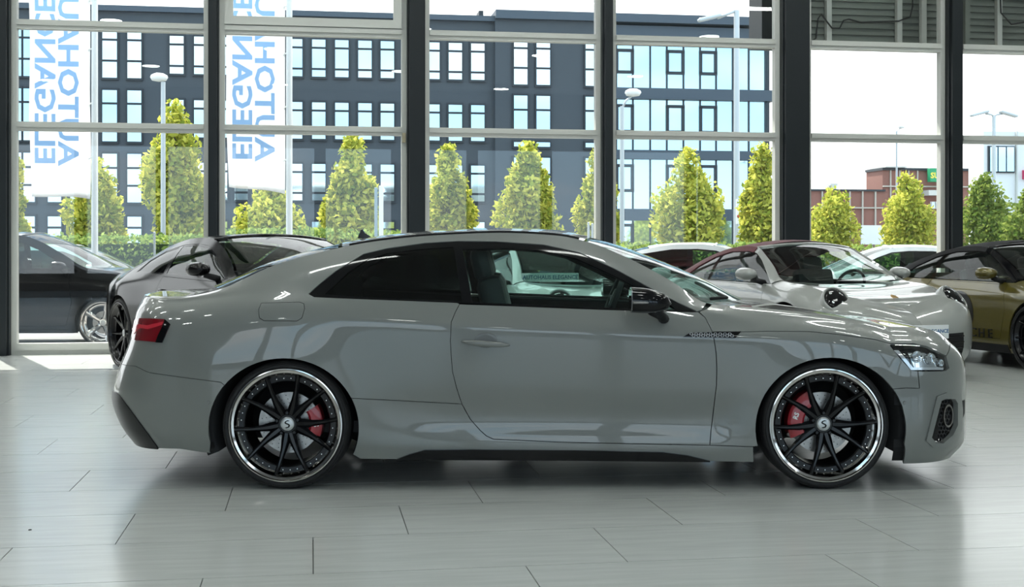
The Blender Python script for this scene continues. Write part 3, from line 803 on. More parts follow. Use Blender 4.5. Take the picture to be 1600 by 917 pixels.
# glass front: columns, bays, transoms, panes
cols = [(4, 22), (334, 16), (650, 28), (948.5, 17), (1242, 44), (1490.5, 22)]
ca = []
for px, w in cols:
    a, d = ab(px, WB-.12); ca.append((a, w*d/F))
step = (ca[-1][0]-ca[0][0])/5
xs = [(ca[0][0]-step, .17)]+ca+[(ca[-1][0]+step, .2), (ca[-1][0]+2*step, .2)]
cs = []
for i, (a, w) in enumerate(xs):
    c = R().rb(a-w/2, a+w/2, WB-.16, WB-.02, 0, ZC)
    c.rb(a-w/2+.02, a+w/2-.02, WB-.22, WB-.16, 0, ZC)
    cs.append(set_struct(c.mk('trim_%d' % (i+1), M_COL)))
Zt = [(.0, .13), (2.62, 2.725), (3.81, 3.92), (5.02, 5.12), (ZC-.1, ZC)]
bays = [(A0, 0.0)]+xs+[(A1, 0.0)]
nb = 0
for i in range(len(bays)-1):
    (a0, w0), (a1, w1) = bays[i], bays[i+1]
    l, r = a0+w0/2, a1-w1/2
    if r-l < .3: continue
    nb += 1
    win = frame_empty('window_%d' % nb, 'structure')
    fw = .062
    for q in (l+fw/2, r-fw/2):
        R().rb(q-fw/2, q+fw/2, WB-.06, WB+.05, 0, ZC).build('frame_post', M_ALU, win)
    for z0, z1 in Zt:
        t = R().rb(l+fw, r-fw, WB-.06, WB+.05, z0, z1); t.rb(l+fw, r-fw, WB-.085, WB-.06, (z0+z1)/2-.012, z1-.01)
        t.build('transom', M_ALU, win)
    gl, gr = l+fw, r-fw
    for (za, zb), (zc_, zd) in zip(Zt[:-1], Zt[1:]):
        lo, hi = zb, zc_
        x0, x1 = gl, gr
        if nb == 4 and abs(lo-3.92) < .01:     # opening sash in the bay with the second banner
            sh = R().rb(gl, gl+.10, WB-.10, WB-.02, lo, hi).rb(gr-.10, gr, WB-.10, WB-.02, lo, hi).rb(gl+.10, gr-.10, WB-.10, WB-.02, lo, lo+.10).rb(gl+.10, gr-.10, WB-.10, WB-.02, hi-.1, hi)
            sh.build('opening_sash', M_ALU, win); x0 += .10; x1 -= .10; lo += .10; hi -= .1
        R().rb(x0, x1, WB+.0, WB+.008, lo, hi).build('pane', M_PANE, win)
    if nb == 4:
        a, d = ab(631, WB-.08); R().rb(a-.02, a+.02, WB-.115, WB-.06, zz(223, d), zz(208, d)).build('latch', mat('latch_brass', (.35,.3,.2), .4, metal=.6), win)

# ceiling lamps: round discs and paired strips
lampn = 0
M_LBODY = mat('lamp_housing', (.6, .6, .6), .5)
for ia, a in enumerate(np.arange(A0+2, A1-1, 3.3)):
    for ib, b in enumerate(np.arange(BB+2.0, WB-1.5, 3.4)):
        lampn += 1
        if b < 3.5:
            if (ia+ib) % 2: continue
            L = thing('ceiling_lamp', 'round white ceiling lamp in the showroom ceiling', 'lamp', W(a, b, ZC), PHI, 'round ceiling lamps')
            MB().lathe([(0,-.10),(.24,-.10),(.25,-.09),(.25,0)], 32).build('housing', M_LBODY, L, auto=40)
            MB().lathe([(0,-.108),(.22,-.108),(.225,-.10)], 32).build('diffuser', M_LAMP, L)
        else:
            L = thing('strip_lamp', 'pair of white strip lamps under the showroom ceiling', 'lamp', W(a, b, ZC), PHI, 'strip lamps')
            MB().box((0, 0, -.05), (1.5, .34, .08), bev=.01).build('housing', M_LBODY, L)
            for s in (-.09, .09): MB().box((0, s, -.097), (1.4, .09, .02)).build('tube', M_LAMP, L)

# ------------------------------------------------------------------ outside
ZG = -.15
M_ASPH = mat('asphalt', (.20, .20, .195), .85, noise=(1.5, .12))
M_PAVE = mat('pale_paving', (.42, .41, .39), .8, noise=(2.0, .08))
ground = R(); ground.rb(-160, 220, WB+.10, 240, -.5, ZG); set_struct(ground.mk('ground', M_ASPH))
set_struct(R().rb(A0-3, A1+3, WB+.10, WB+1.6, ZG-.1, ZG+.03).mk('trim_pavement', M_PAVE))

# dark office block
BF = 60.0
M_FAC = mat('anthracite_cladding', (.050, .061, .074), .6, noise=(.6, .06))
M_FACGL = mat('coated_glass', (.62, .79, .88), .04, metal=.9)
M_FRAME = mat('dark_frame', (.02, .026, .034), .5)
M_ROOFB = mat('roof_band', (.055, .075, .10), .5)
off = thing('office_block', 'dark anthracite office block with rows of tall windows across the street', 'building', (0, 0, 0), PHI)
aL, _ = ab(-260, BF); aM, _ = ab(936, BF); aS, _ = ab(772, BF)
d5 = ab(500, BF)[1]; d1 = ab(1100, BF)[1]
zt = zz(27, d5); zt2 = zz(37, ab(850, BF)[1])
R().rb(aL, aS, BF, BF+14, ZG, zt).build('wall', M_FAC, off)
R().rb(aS, aM, BF-.35, BF+14, ZG, zt2+.25).build('wall', M_FAC, off)
R().rb(aL, aS+.1, BF-.25, BF+14.2, zt, zt+.25).build('roof_edge', M_ROOFB, off)
R().rb(aS, ab(1190, BF)[0], BF-.6, BF+14.2, zt2+.1, zt2+.5).build('roof_edge', M_ROOFB, off)
R().rb(ab(757, BF)[0], ab(764, BF)[0], BF+2, BF+3, zt, zt+.9).build('chimney', M_FRAME, off)
wcache = {}
def window(px0, px1, y0, y1, xref, splits, B=BF, bprot=.0):
    a0, d = ab(px0, B); a1, _ = ab(px1, B); dr = ab(xref, B)[1]
    zb, zt_ = zz(y1, dr), zz(y0, dr); w = a1-a0; h = zt_-zb
    f = R().box((0, -.05-bprot, 0), (w+.10, .12, h+.10)).build('window', M_FRAME, off, loc=((a0+a1)/2, B, (zb+zt_)/2))
    edges = [0]+list(splits)+[1]
    for s0, s1 in zip(edges[:-1], edges[1:]):
        q0 = h/2-h*s0; q1 = h/2-h*s1
        MB().box((0, -.125-bprot, (q0+q1)/2), (w-.04, .03, abs(q1-q0)-.10)).build('pane', M_FACGL, f)
mainw = [(265,288),(303,325),(340,356),(366,388),(410,432),(455,473),(487,509),(523,545),(559,581),(594,616),(630,652),(665,687),(700,722),(735,757)]
for y0, y1 in ((61, 122), (159, 219), (255, 315), (345, 400)):
    for p0, p1 in mainw: window(p0, p1, y0, y1, 500, (.24, .78))
for p0, p1 in ((-60,-38),(-22,0),(18,35),(37,56),(75,97),(110,132),(160,184),(199,222)):
    for y0, y1, sp in ((48,124,(.2,.63)), (140,223,(.27,.66)), (239,318,(.3,.65)), (337,400,(.3,.7))): window(p0, p1, y0, y1, 190, sp)
for p0, p1 in ((800,822),(835,857),(911,934)):
    for y0, y1, sp in ((68,136,(.15,.6)), (150,206,(.42,)), (222,232,()), (246,315,(.4,))): window(p0, p1, y0, y1, 830, sp, bprot=.36)
# glazed wing at the right end
aE, dE = ab(1200, BF); aE2, _ = ab(1208, BF)
R().rb(aM, aE-.1, BF+.3, BF+13, ZG, zt2).build('wing_core', mat('wing_dark', (.05,.08,.10), .5), off)
mul = [936, 963, 989, 1016, 1042, 1068, 1094, 1119, 1145, 1170, 1197]
for y0, y1 in ((73, 140), (157, 236), (250, 327), (345, 400)):
    zt_, zb = zz(y0, d1), zz(y1, d1)
    for i, (p0, p1) in enumerate(zip(mul[:-1], mul[1:])):
        a0, a1 = ab(p0, BF)[0], ab(p1, BF)[0]
        g_ = R().box((0, 0, 0), (a1-a0-.07, .06, zt_-zb)).build('glass_panel', M_FACGL, off, loc=((a0+a1)/2, BF+.05, (zb+zt_)/2))
        if i in (1, 4, 6):
            h = zt_-zb; fr = R(); w = a1-a0-.05
            for q in (-w/2, w/2): fr.box((q, -.06, h*.12), (.14, .1, h*.5))
            for q in (-.13, .37): fr.box((0, -.06, h*q), (w+.14, .1, .14))
            fr.build('sash', M_FRAME, g_)
    for p in mul[1:]:
        a = ab(p, BF)[0]; R().rb(a-.035, a+.035, BF-.04, BF+.1, zb, zt_).build('mullion', M_FRAME, off)
for y0, y1 in ((44, 73), (140, 157), (236, 250), (327, 345)):
    R().rb(aM, aE2 if y0 > 50 else aE, BF-.25, BF+13, zz(y1, d1), zz(y0, d1)).build('floor_band', M_ROOFB, off)
R().rb(aE-.12, aE, BF-.2, BF+13, ZG, zz(60, d1)).build('corner_post', M_FRAME, off)

# brick hall, green sign, white building far right
BK = 95.0
M_BRICK = mat('far_brick', (.26, .12, .095), .8, noise=(.5, .1))
br = thing('brick_hall', 'low red brick hall with pale vertical joints beyond the car park', 'building', (0, 0, 0), PHI)
def fr(px0, px1, y0, y1, B, xref=None):
    d = ab(xref or px0, B)[1]; return ab(px0, B)[0], ab(px1, B)[0], zz(y1, d), zz(y0, d)
def slab(obj, name, px0, px1, y0, y1, B, m, dep=.3, xref=None, out=0.0):
    a0, a1, z0, z1 = fr(px0, px1, y0, y1, B, xref); return R().rb(a0, a1, B-out, B-out+dep, z0, z1).build(name, m, obj)
slab(br, 'wall', 1215, 1382, 298, 420, BK, M_BRICK, 3)
slab(br, 'upper_wall', 1379, 1546, 266, 420, BK, M_BRICK, 3)
slab(br, 'roof_edge', 1215, 1382, 295, 298, BK, M_FRAME, 3.2, out=.2)
slab(br, 'roof_edge', 1377, 1548, 262, 266, BK, M_FRAME, 3.2, out=.2)
M_PALE = mat('pale_joint', (.5, .46, .40), .7)
for p in (1240, 1283, 1304, 1326, 1346, 1366): slab(br, 'pilaster', p, p+2, 298, 392, BK, M_PALE, .3, out=.15)
for p in (1390, 1404, 1418, 1432, 1500, 1515, 1530): slab(br, 'pilaster', p, p+1.5, 266, 330, BK, M_PALE, .3, out=.15)
slab(br, 'string_course', 1215, 1379, 323, 325, BK, M_PALE, .3, out=.18)
slab(br, 'string_course', 1379, 1546, 290, 292, BK, M_PALE, .3, out=.18)
slab(br, 'canopy', 1440, 1475, 298, 306, BK, M_ALU, 1.5, out=1.2)
for p in (1453, 1460):
    w_ = slab(br, 'window', p, p+6, 315, 326, BK, M_WHITE, .3, out=.2); slab(br, 'pane', p+1, p+5, 316.5, 325, BK, M_FACGL, .1, out=.25).parent = w_
vt = slab(br, 'roof_vent', 1300, 1307, 290, 297, BK, M_ALU, .6); slab(br, 'vent_cap', 1298, 1309, 286.5, 290, BK, M_ALU, .8)
slab(br, 'plinth_canopy', 1379, 1412, 260, 262, BK, M_ALU, 3, out=.6)
sg_a0, sg_a1, sz0, sz1 = fr(1444, 1476, 264, 285, BK)
sgn = thing('roof_sign', 'green rooftop sign with yellow and white letters on the brick hall', 'sign', W((sg_a0+sg_a1)/2, BK-.75, sz0), PHI)
MB().box((0, 0, (sz1-sz0)/2), (sg_a1-sg_a0, .5, sz1-sz0), bev=.03).build('sign_board', mat('sign_green', (.02,.30,.13), .5), sgn)
text_mesh('lettering', 'SUB', .62, mat('sign_yellow', (.85,.7,.1), .5), sgn, M=Matrix.Translation((-.3, -.27, (sz1-sz0)*.45)) @ Matrix.Rotation(PI/2, 4, 'X'), bold=.02)
text_mesh('lettering', 'WAY', .62, M_WHITE, sgn, M=Matrix.Translation((.95, -.27, (sz1-sz0)*.45)) @ Matrix.Rotation(PI/2, 4, 'X'), bold=.02, sx=.7)
wb = thing('white_building', 'white rendered building with a large window at the far right', 'building', (0, 0, 0), PHI)
BW = 80.0
slab(wb, 'wall', 1537, 1720, 205, 426, BW, mat('white_render', (.72,.74,.75), .7), 2.0)
w_ = slab(wb, 'window', 1543, 1584, 228, 270, BW, M_FRAME, .3, out=.12)
for p0, p1 in ((1545, 1556), (1558, 1569), (1571, 1582)): slab(wb, 'pane', p0, p1, 230, 268, BW, M_FACGL, .1, out=.2).parent = w_
slab(wb, 'downpipe', 1586, 1588, 205, 390, BW, M_ALU, .2, out=.2)
slab(wb, 'red_sign', 1597, 1612, 266, 280, BW, mat('sign_red', (.6,.03,.12), .5), .3, out=.3)

# ------------------------------------------------------------------ trees and hedge
def leaf_mat(name, c1, c2):
    m = bpy.data.materials.new(name); m.use_nodes = True; nt = m.node_tree; nt.nodes.clear(); N = nt.nodes.new; L = nt.links.new
    gi = N('ShaderNodeNewGeometry'); cr = N('ShaderNodeValToRGB'); cr.color_ramp.elements[0].color = (*c1, 1); cr.color_ramp.elements[1].color = (*c2, 1)
    L(gi.outputs['Random Per Island'], cr.inputs[0])
    d = N('ShaderNodeBsdfDiffuse'); t = N('ShaderNodeBsdfTranslucent'); mx = N('ShaderNodeMixShader'); mx.inputs[0].default_value = .45
    L(cr.outputs[0], d.inputs[0]); L(cr.outputs[0], t.inputs[0]); L(d.outputs[0], mx.inputs[1]); L(t.outputs[0], mx.inputs[2])
    o = N('ShaderNodeOutputMaterial'); L(mx.outputs[0], o.inputs[0]); return m
M_LEAF = leaf_mat('hornbeam_leaf', (.22, .29, .04), (.80, .75, .15))
M_LEAF2 = leaf_mat('dark_leaf', (.09, .16, .03), (.34, .40, .09))
M_HEDGE = leaf_mat('hedge_leaf', (.12, .20, .05), (.36, .45, .12))
M_BARK = mat('bark', (.13, .10, .075), .9, noise=(12, .3))
def leaves(P, size, seed):
    r = np.random.default_rng(seed); n = len(P)
    d = r.normal(size=(n, 3)); d /= np.linalg.norm(d, axis=1, keepdims=True)
    e = np.cross(d, r.normal(size=(n, 3))); e /= np.linalg.norm(e, axis=1, keepdims=True)
    s = (size*r.uniform(.6, 1.25, n))[:, None]
    V = np.stack([P-d*s*.55, P+e*s*.3, P+d*s*.55, P-e*s*.3], 1).reshape(-1, 3)
    return V, np.arange(4*n).reshape(-1, 4)
def leaf_mesh(name, P, size, m, parent, seed):
    V, Fc = leaves(P, size, seed); me = bpy.data.meshes.new(name); me.from_pydata(V.tolist(), [], Fc.tolist()); me.materials.append(m); me.update()
    o = bpy.data.objects.new(name, me); COL.objects.link(o); o.parent = parent; o['kind'] = 'stuff'; return o
def tree(px, ytop, wpx, B, label, seed, m=None, n=6500, pointy=1.0, ybase=None, size=.17):
    a, d = ab(px, B); ztop = zz(ytop, d)-ZG; Rw = wpx/2*d/F*1.28; r = np.random.default_rng(seed); zb = 1.1
    t = thing('street_tree', label, 'tree', W(a, B, ZG), PHI, 'street trees')
    MB().tube([(0,0,0),(.03,.02,zb),(0,0,ztop*.5),(.02,0,ztop*.9)], [.14,.11,.07,.02], 8).build('trunk', M_BARK, t, smooth=True)
    lobes = []
    for q in range(40):
        f = r.uniform(.0, .97); prof = min(1, .45+2.0*f)*(1-max(0, (f-.25)/.75)**1.5*.93)
        an = r.uniform(0, 2*PI); rr = Rw*prof*r.uniform(.35, .75)
        lobes.append((rr*math.cos(an), rr*math.sin(an), zb+(ztop-zb)*f, Rw*max(.16, prof)*r.uniform(.32, .55)))
    lobes.append((0, 0, ztop-.5, .35)); lobes.append((0, 0, zb+(ztop-zb)*.45, Rw*.6))
    wts = np.array([l[3]**2 for l in lobes]); wts /= wts.sum(); ch = r.choice(len(lobes), n, p=wts); Lb = np.array(lobes)[ch]
    dd = r.normal(size=(n, 3)); dd /= np.linalg.norm(dd, axis=1, keepdims=True)
    P = Lb[:, :3]+dd*(Lb[:, 3]*r.uniform(.55, 1.05, n))[:, None]*np.array((1, 1, 1.7)); P[:, 2] = np.clip(P[:, 2], zb-.3, ztop)
    leaf_mesh('foliage', P, size, m or M_LEAF, t, seed+99)
    return t
TREES = [(14,240,44,34,'narrow yellow-green street tree at the left frame of the glass front'),
 (150,248,78,35,'street tree beside the left flagpole, partly behind its banner'),
 (272,158,104,33,'tall yellow-green tree behind the round-headed lamp post at left'),
 (425,290,95,36,'street tree below the second banner from the left'),
 (552,212,82,34,'upright yellow tree right of the second flagpole'),
 (700,226,72,35,'slim yellow tree just right of the broad second column'),
 (826,222,88,34,'bushy yellow-green tree above the coupe roof'),
 (936,232,64,35,'slim tree partly hidden by the column above the windscreen'),
 (1074,232,100,33,'full round-crowned tree above the red soft top'),
 (1190,224,70,34,'tree with pointed top left of the widest column'),
 (1301,292,72,46,'small conical tree before the brick hall, left of its pair'),
 (1416,268,78,46,'larger conical tree before the brick hall, below the green sign'),
 (1540,270,84,44,'dark spreading tree before the white building'),
 (1618,286,80,41,'dark tree at the right edge of the picture')]
for i, (px, yt, w, B, lab) in enumerate(TREES):
    tree(px, yt, w, B, lab, 100+i*7, m=M_LEAF2 if i >= 12 else None, n=8000 if w > 80 else 6000)
def hedge(p0, p1, y0, B, label, seed):
    a0, d = ab(p0, B); a1, _ = ab(p1, B); h = zz(y0, d)-ZG; r = np.random.default_rng(seed); n = int((a1-a0)*h*420)
    t = thing('hedge', label, 'hedge', W((a0+a1)/2, B, ZG), PHI, 'clipped hedges'); w = a1-a0
    R().box((0, 0, h/2-.06), (w-.25, .55, h-.12)).build('hedge_core', mat('hedge_core', (.035,.06,.02), .9), t)
    P = np.stack([r.uniform(-w/2, w/2, n), r.choice([-.38, .38, 0, -.38], n)+r.normal(0, .05, n), r.uniform(0, h, n)], 1)
    tp = np.abs(P[:, 1]) < .2; P[tp, 1] = r.uniform(-.38, .38, tp.sum()); P[tp, 2] = h+r.normal(0, .04, tp.sum())
    leaf_mesh('foliage', P, .11, M_HEDGE, t, seed+5)
hedge(20, 320, 372, 27, 'clipped green hedge behind the parked cars at left', 31)
hedge(345, 520, 362, 27, 'clipped green hedge below the second banner', 32)
hedge(530, 635, 366, 27, 'clipped hedge between the second flagpole and the broad column', 36)
hedge(955, 1200, 384, 27, 'clipped green hedge behind the red soft top', 33)
hedge(1268, 1290, 383, 30, 'short clipped hedge right of the widest column', 34)
hedge(1335, 1470, 387, 30, 'clipped hedge behind the white parked saloon', 35)

# ------------------------------------------------------------------ flagpoles, lamp posts, signs
M_POLE = mat('galvanised_pole', (.50, .53, .55), .4, metal=.3)
M_WPOLE = mat('white_pole', (.82, .83, .82), .4)
def cloth_mat():
    m = bpy.data.materials.new('banner_cloth'); m.use_nodes = True; nt = m.node_tree; nt.nodes.clear(); N = nt.nodes.new
    d = N('ShaderNodeBsdfDiffuse'); t = N('ShaderNodeBsdfTranslucent'); mx = N('ShaderNodeMixShader'); mx.inputs[0].default_value = .6
    d.inputs[0].default_value = (.9,.9,.9,1); t.inputs[0].default_value = (.9,.9,.9,1)
    nt.links.new(d.outputs[0], mx.inputs[1]); nt.links.new(t.outputs[0], mx.inputs[2]); o = N('ShaderNodeOutputMaterial'); nt.links.new(mx.outputs[0], o.inputs[0]); return m
M_CLOTH = cloth_mat(); M_BLUE = mat('banner_blue', (.36, .60, .95), .6)
BP = 22.0
def banner(px_pole, px_left, ybot, which, tilt):
    a, d = ab(px_pole, BP); s = d/F
    p = thing('flagpole', 'white flagpole carrying the %s banner' % which, 'flagpole', W(a, BP, ZG), PHI, 'white flagpoles')
    MB().lathe([(.12,0),(.12,.03),(.055,.05),(.05,6.9),(.04,7.0),(0,7.02)], 16).build('pole', M_WPOLE, p, auto=40)
    MB().tube([(-.06,0,5.95),(-1.1,0,5.95)], .018, 8).build('arm', M_WPOLE, p)
    for z in (2.9, 3.8, 4.7, 5.5): MB().tube([(-.05,0,z),(-.11,0,z-.03)], .012, 6).build('clip', M_WPOLE, p)
    wid = (px_pole-5-px_left)*s; zb = zz(ybot, d)-ZG; zt_ = 5.92
    fl = thing('banner', 'white vertical banner with blue lettering hanging from the %s flagpole' % which, 'flag', W(a, BP, ZG), PHI, 'banners')
    nu, nv = 14, 40; vs = []
    for j in range(nv+1):
        f = j/nv; z = zb+(zt_-zb)*f
        for i in range(nu+1):
            u = i/nu
            sag = tilt*(1-f)**3*(u)*.5; pull = .10*wid*max(0, .35-f)*u*1.4
            vs.append((-.07-u*wid+pull*u, .05*math.sin(u*4+f*7)*(1-f*.5)+.03*math.sin(f*11), z+sag*.9+.02*math.sin(u*5)*(1-f)))
    fs = [(j*(nu+1)+i, j*(nu+1)+i+1, (j+1)*(nu+1)+i+1, (j+1)*(nu+1)+i) for j in range(nv) for i in range(nu)]
    o = MB().add(vs, fs).build('cloth', M_CLOTH, fl, smooth=True)
    md = o.modifiers.new('thickness', 'SOLIDIFY'); md.thickness = .004
    # the print runs up the cloth and is read from the street: mirrored from in here
    for txt, u, zs in (('AUTOHAUS', .36, 0), ('ELEGANCE', .74, 0)):
        Mx = Matrix.Translation((-.07-u*wid, -.11, zb+.55)) @ Matrix.Diagonal((-1,1,1,1)) @ Matrix.Rotation(PI/2, 4, 'X') @ Matrix.Rotation(PI/2, 4, 'Z')
        text_mesh('lettering', txt, wid*.46, M_BLUE, fl, M=Mx, sx=1.28, bold=.012, align='LEFT', depth=.001)
    return fl
banner(148, 52, 311, 'left', .12)
banner(452, 357, 303, 'second', .28)
def lamp_post(px, ytop, B, label, arm=0.0, rise=.0, head='dome', r=.05, twin=False, base=None):
    a, d = ab(px, B); h = zz(ytop, d)-ZG
    p = thing('street_lamp', label, 'street lamp', W(a, B, ZG), PHI, 'street lamps')
    MB().lathe([(r*2,0),(r*2,.04),(r*1.3,.06),(r*1.2,1.0),(r,h)], 14).build('pole', M_POLE, p, auto=40)
    for sgn_ in ((1, -1) if twin else (1,)):
        x = arm*sgn_
        if abs(arm) > .02: MB().tube([(0,0,h-.05),(x*.35,0,h+rise*.45),(x,0,h+rise)], r*.55, 8).build('arm', M_POLE, p, smooth=True)
        if head == 'dome': MB().lathe([(0,.10),(.10,.09),(.18,.05),(.20,0),(.16,-.07),(0,-.10)], 20).build('lamp_head', M_WPOLE, p, smooth=True, loc=(x, 0, h+rise+.05))
        else: MB().box((x+.25*np.sign(x), 0, h+rise), (.75, .26, .12), bev=.05, M=Matrix.Rotation(.25*np.sign(x), 4, 'Y')).build('lamp_head', M_POLE, p)
    return p
lamp_post(255, 128, 30, 'grey lamp post with a round white head at left', arm=-.09, rise=.05)
lamp_post(972, 166, 30, 'lamp post with a short raised arm right of the fourth column', arm=.27, rise=.28)
lamp_post(1151, 14, 38, 'tall lamp post with a long arm and flat head', arm=-.62, rise=-.30, head='flat', r=.085)
lamp_post(1553, 180, 46, 'twin-armed lamp post with yellow boxes at right', arm=.35, rise=.06, head='flat', r=.07, twin=True)
lamp_post(1401, 205, 70, 'thin far lamp post above the brick hall', arm=.3, rise=.2, r=.05)
def sign_panel(name, px0, px1, y0, y1, B, m, label, cat, post=True):
    a0, a1, z0, z1 = fr(px0, px1, y0, y1, B)
    if not post and cat in ('pylon', 'bollard'): z0 = ZG
    t = thing(name, label, cat, W((a0+a1)/2, B, ZG), PHI)
    MB().box((0, 0, (z0+z1)/2-ZG), (a1-a0, .06, z1-z0), bev=.01).build('panel', m, t)
    if post: MB().tube([(0, .06, 0), (0, .06, z1-ZG)], .03, 8).build('post', M_POLE, t)
    return t
sp = sign_panel('pole_sign', 1150, 1157, 311, 350, 37.6, M_WPOLE, 'small white sign with a red dot on the tall lamp post', 'sign')
a0, a1, z0, z1 = fr(1150, 1157, 311, 350, 37.6)
MB().lathe([(0,.006),(.05,.006),(.05,0)], 16, M=Matrix.Translation((0, -.032, zz(338, ab(1153, 37.6)[1])-ZG)) @ Matrix.Rotation(PI/2, 4, 'X')).build('red_dot', mat('dot_red', (.6,.02,.05), .5), sp)
M_YEL = mat('yellow_box', (.75, .45, .03), .5)
sign_panel('control_box', 1549.5, 1556, 357, 369, 45.6, M_YEL, 'upper yellow box on the twin-armed lamp post', 'box', False)
sign_panel('control_box', 1552, 1560, 369, 381, 45.7, M_YEL, 'lower yellow box on the twin-armed lamp post', 'box', False)
sign_panel('white_board', 1345, 1383, 352, 382, 52, M_WPOLE, 'white trailer-like board parked before the brick hall', 'board')
sign_panel('notice_board', 1422, 1433, 382, 392, 34, M_WPOLE, 'small white notice board at the hedge', 'sign')
sign_panel('marker_post', 585, 590, 293, 366, 26, mat('blue_grey', (.3,.4,.47), .5), 'blue-grey marker pylon behind the coupe roof', 'pylon', False)
sign_panel('marker_post', 592, 599, 290, 360, 26, M_WPOLE, 'white marker pylon behind the coupe roof', 'pylon', False)
sign_panel('bollard', 918, 921, 347, 376, 24, M_POLE, 'left of two thin steel bollards by the fourth column', 'bollard', False)
sign_panel('bollard', 924, 927, 349, 376, 24, M_POLE, 'right of two thin steel bollards by the fourth column', 'bollard', False)
sign_panel('bollard', 240, 243, 362, 400, 21, M_POLE, 'thin dark-topped barrier post above the black coupe', 'bollard', False)

# ------------------------------------------------------------------ corrugated canopy fascia outside the upper right panes
can = frame_empty('canopy_fascia'); tag(can, 'dark corrugated metal canopy behind the upper right panes', 'canopy')
aC, dC = ab(1187, WB+.7); aC1 = A1+2
M_CORR = mat('canopy_metal', (.17, .185, .165), .5, metal=.1, noise=(1.2, .15))
R().rb(aC, aC1, WB+.75, WB+.85, 3.94, ZC+.25).build('backing', M_CORR, can)
R().rb(aC-.06, aC+.35, WB+.45, WB+.95, 3.93, ZC+.2).build('end_post', M_COL, can)
zr = 3.96
while zr < 5.2:
    R().rb(aC+.35, aC1, WB+.715, WB+.75, zr, zr+.045).build('sheet_rib', M_CORR, can); zr += .09
for p in (1294, 1404, 1442, 1510, 1560):
    a, d = ab(p, WB+.68); R().rb(a-.035, a+.035, WB+.64, WB+.72, 3.94, 5.4).build('upright', M_ALU if p != 1510 else M_CORR, can)
def cable(pts):
    q = []
    for px, py in pts:
        a, d = ab(px, WB+.60); q.append((a, WB+.60, zz(py, d)))
    t = MB().tube(q, .011, 6).build('cable', M_DARK, None, smooth=True); t.rotation_euler = ROT; return t
tag(cable([(1268,64),(1275,60),(1278,30),(1283,22),(1300,44),(1312,44),(1318,32),(1326,30),(1345,35),(1404,33),(1422,27),(1426,10),(1426,-12)]), 'long sagging black cable across the canopy', 'cable', 'cables on the canopy')
tag(cable([(1563,-8),(1564,20),(1580,38),(1600,35),(1640,40)]), 'black cable on the canopy at the right edge', 'cable', 'cables on the canopy')
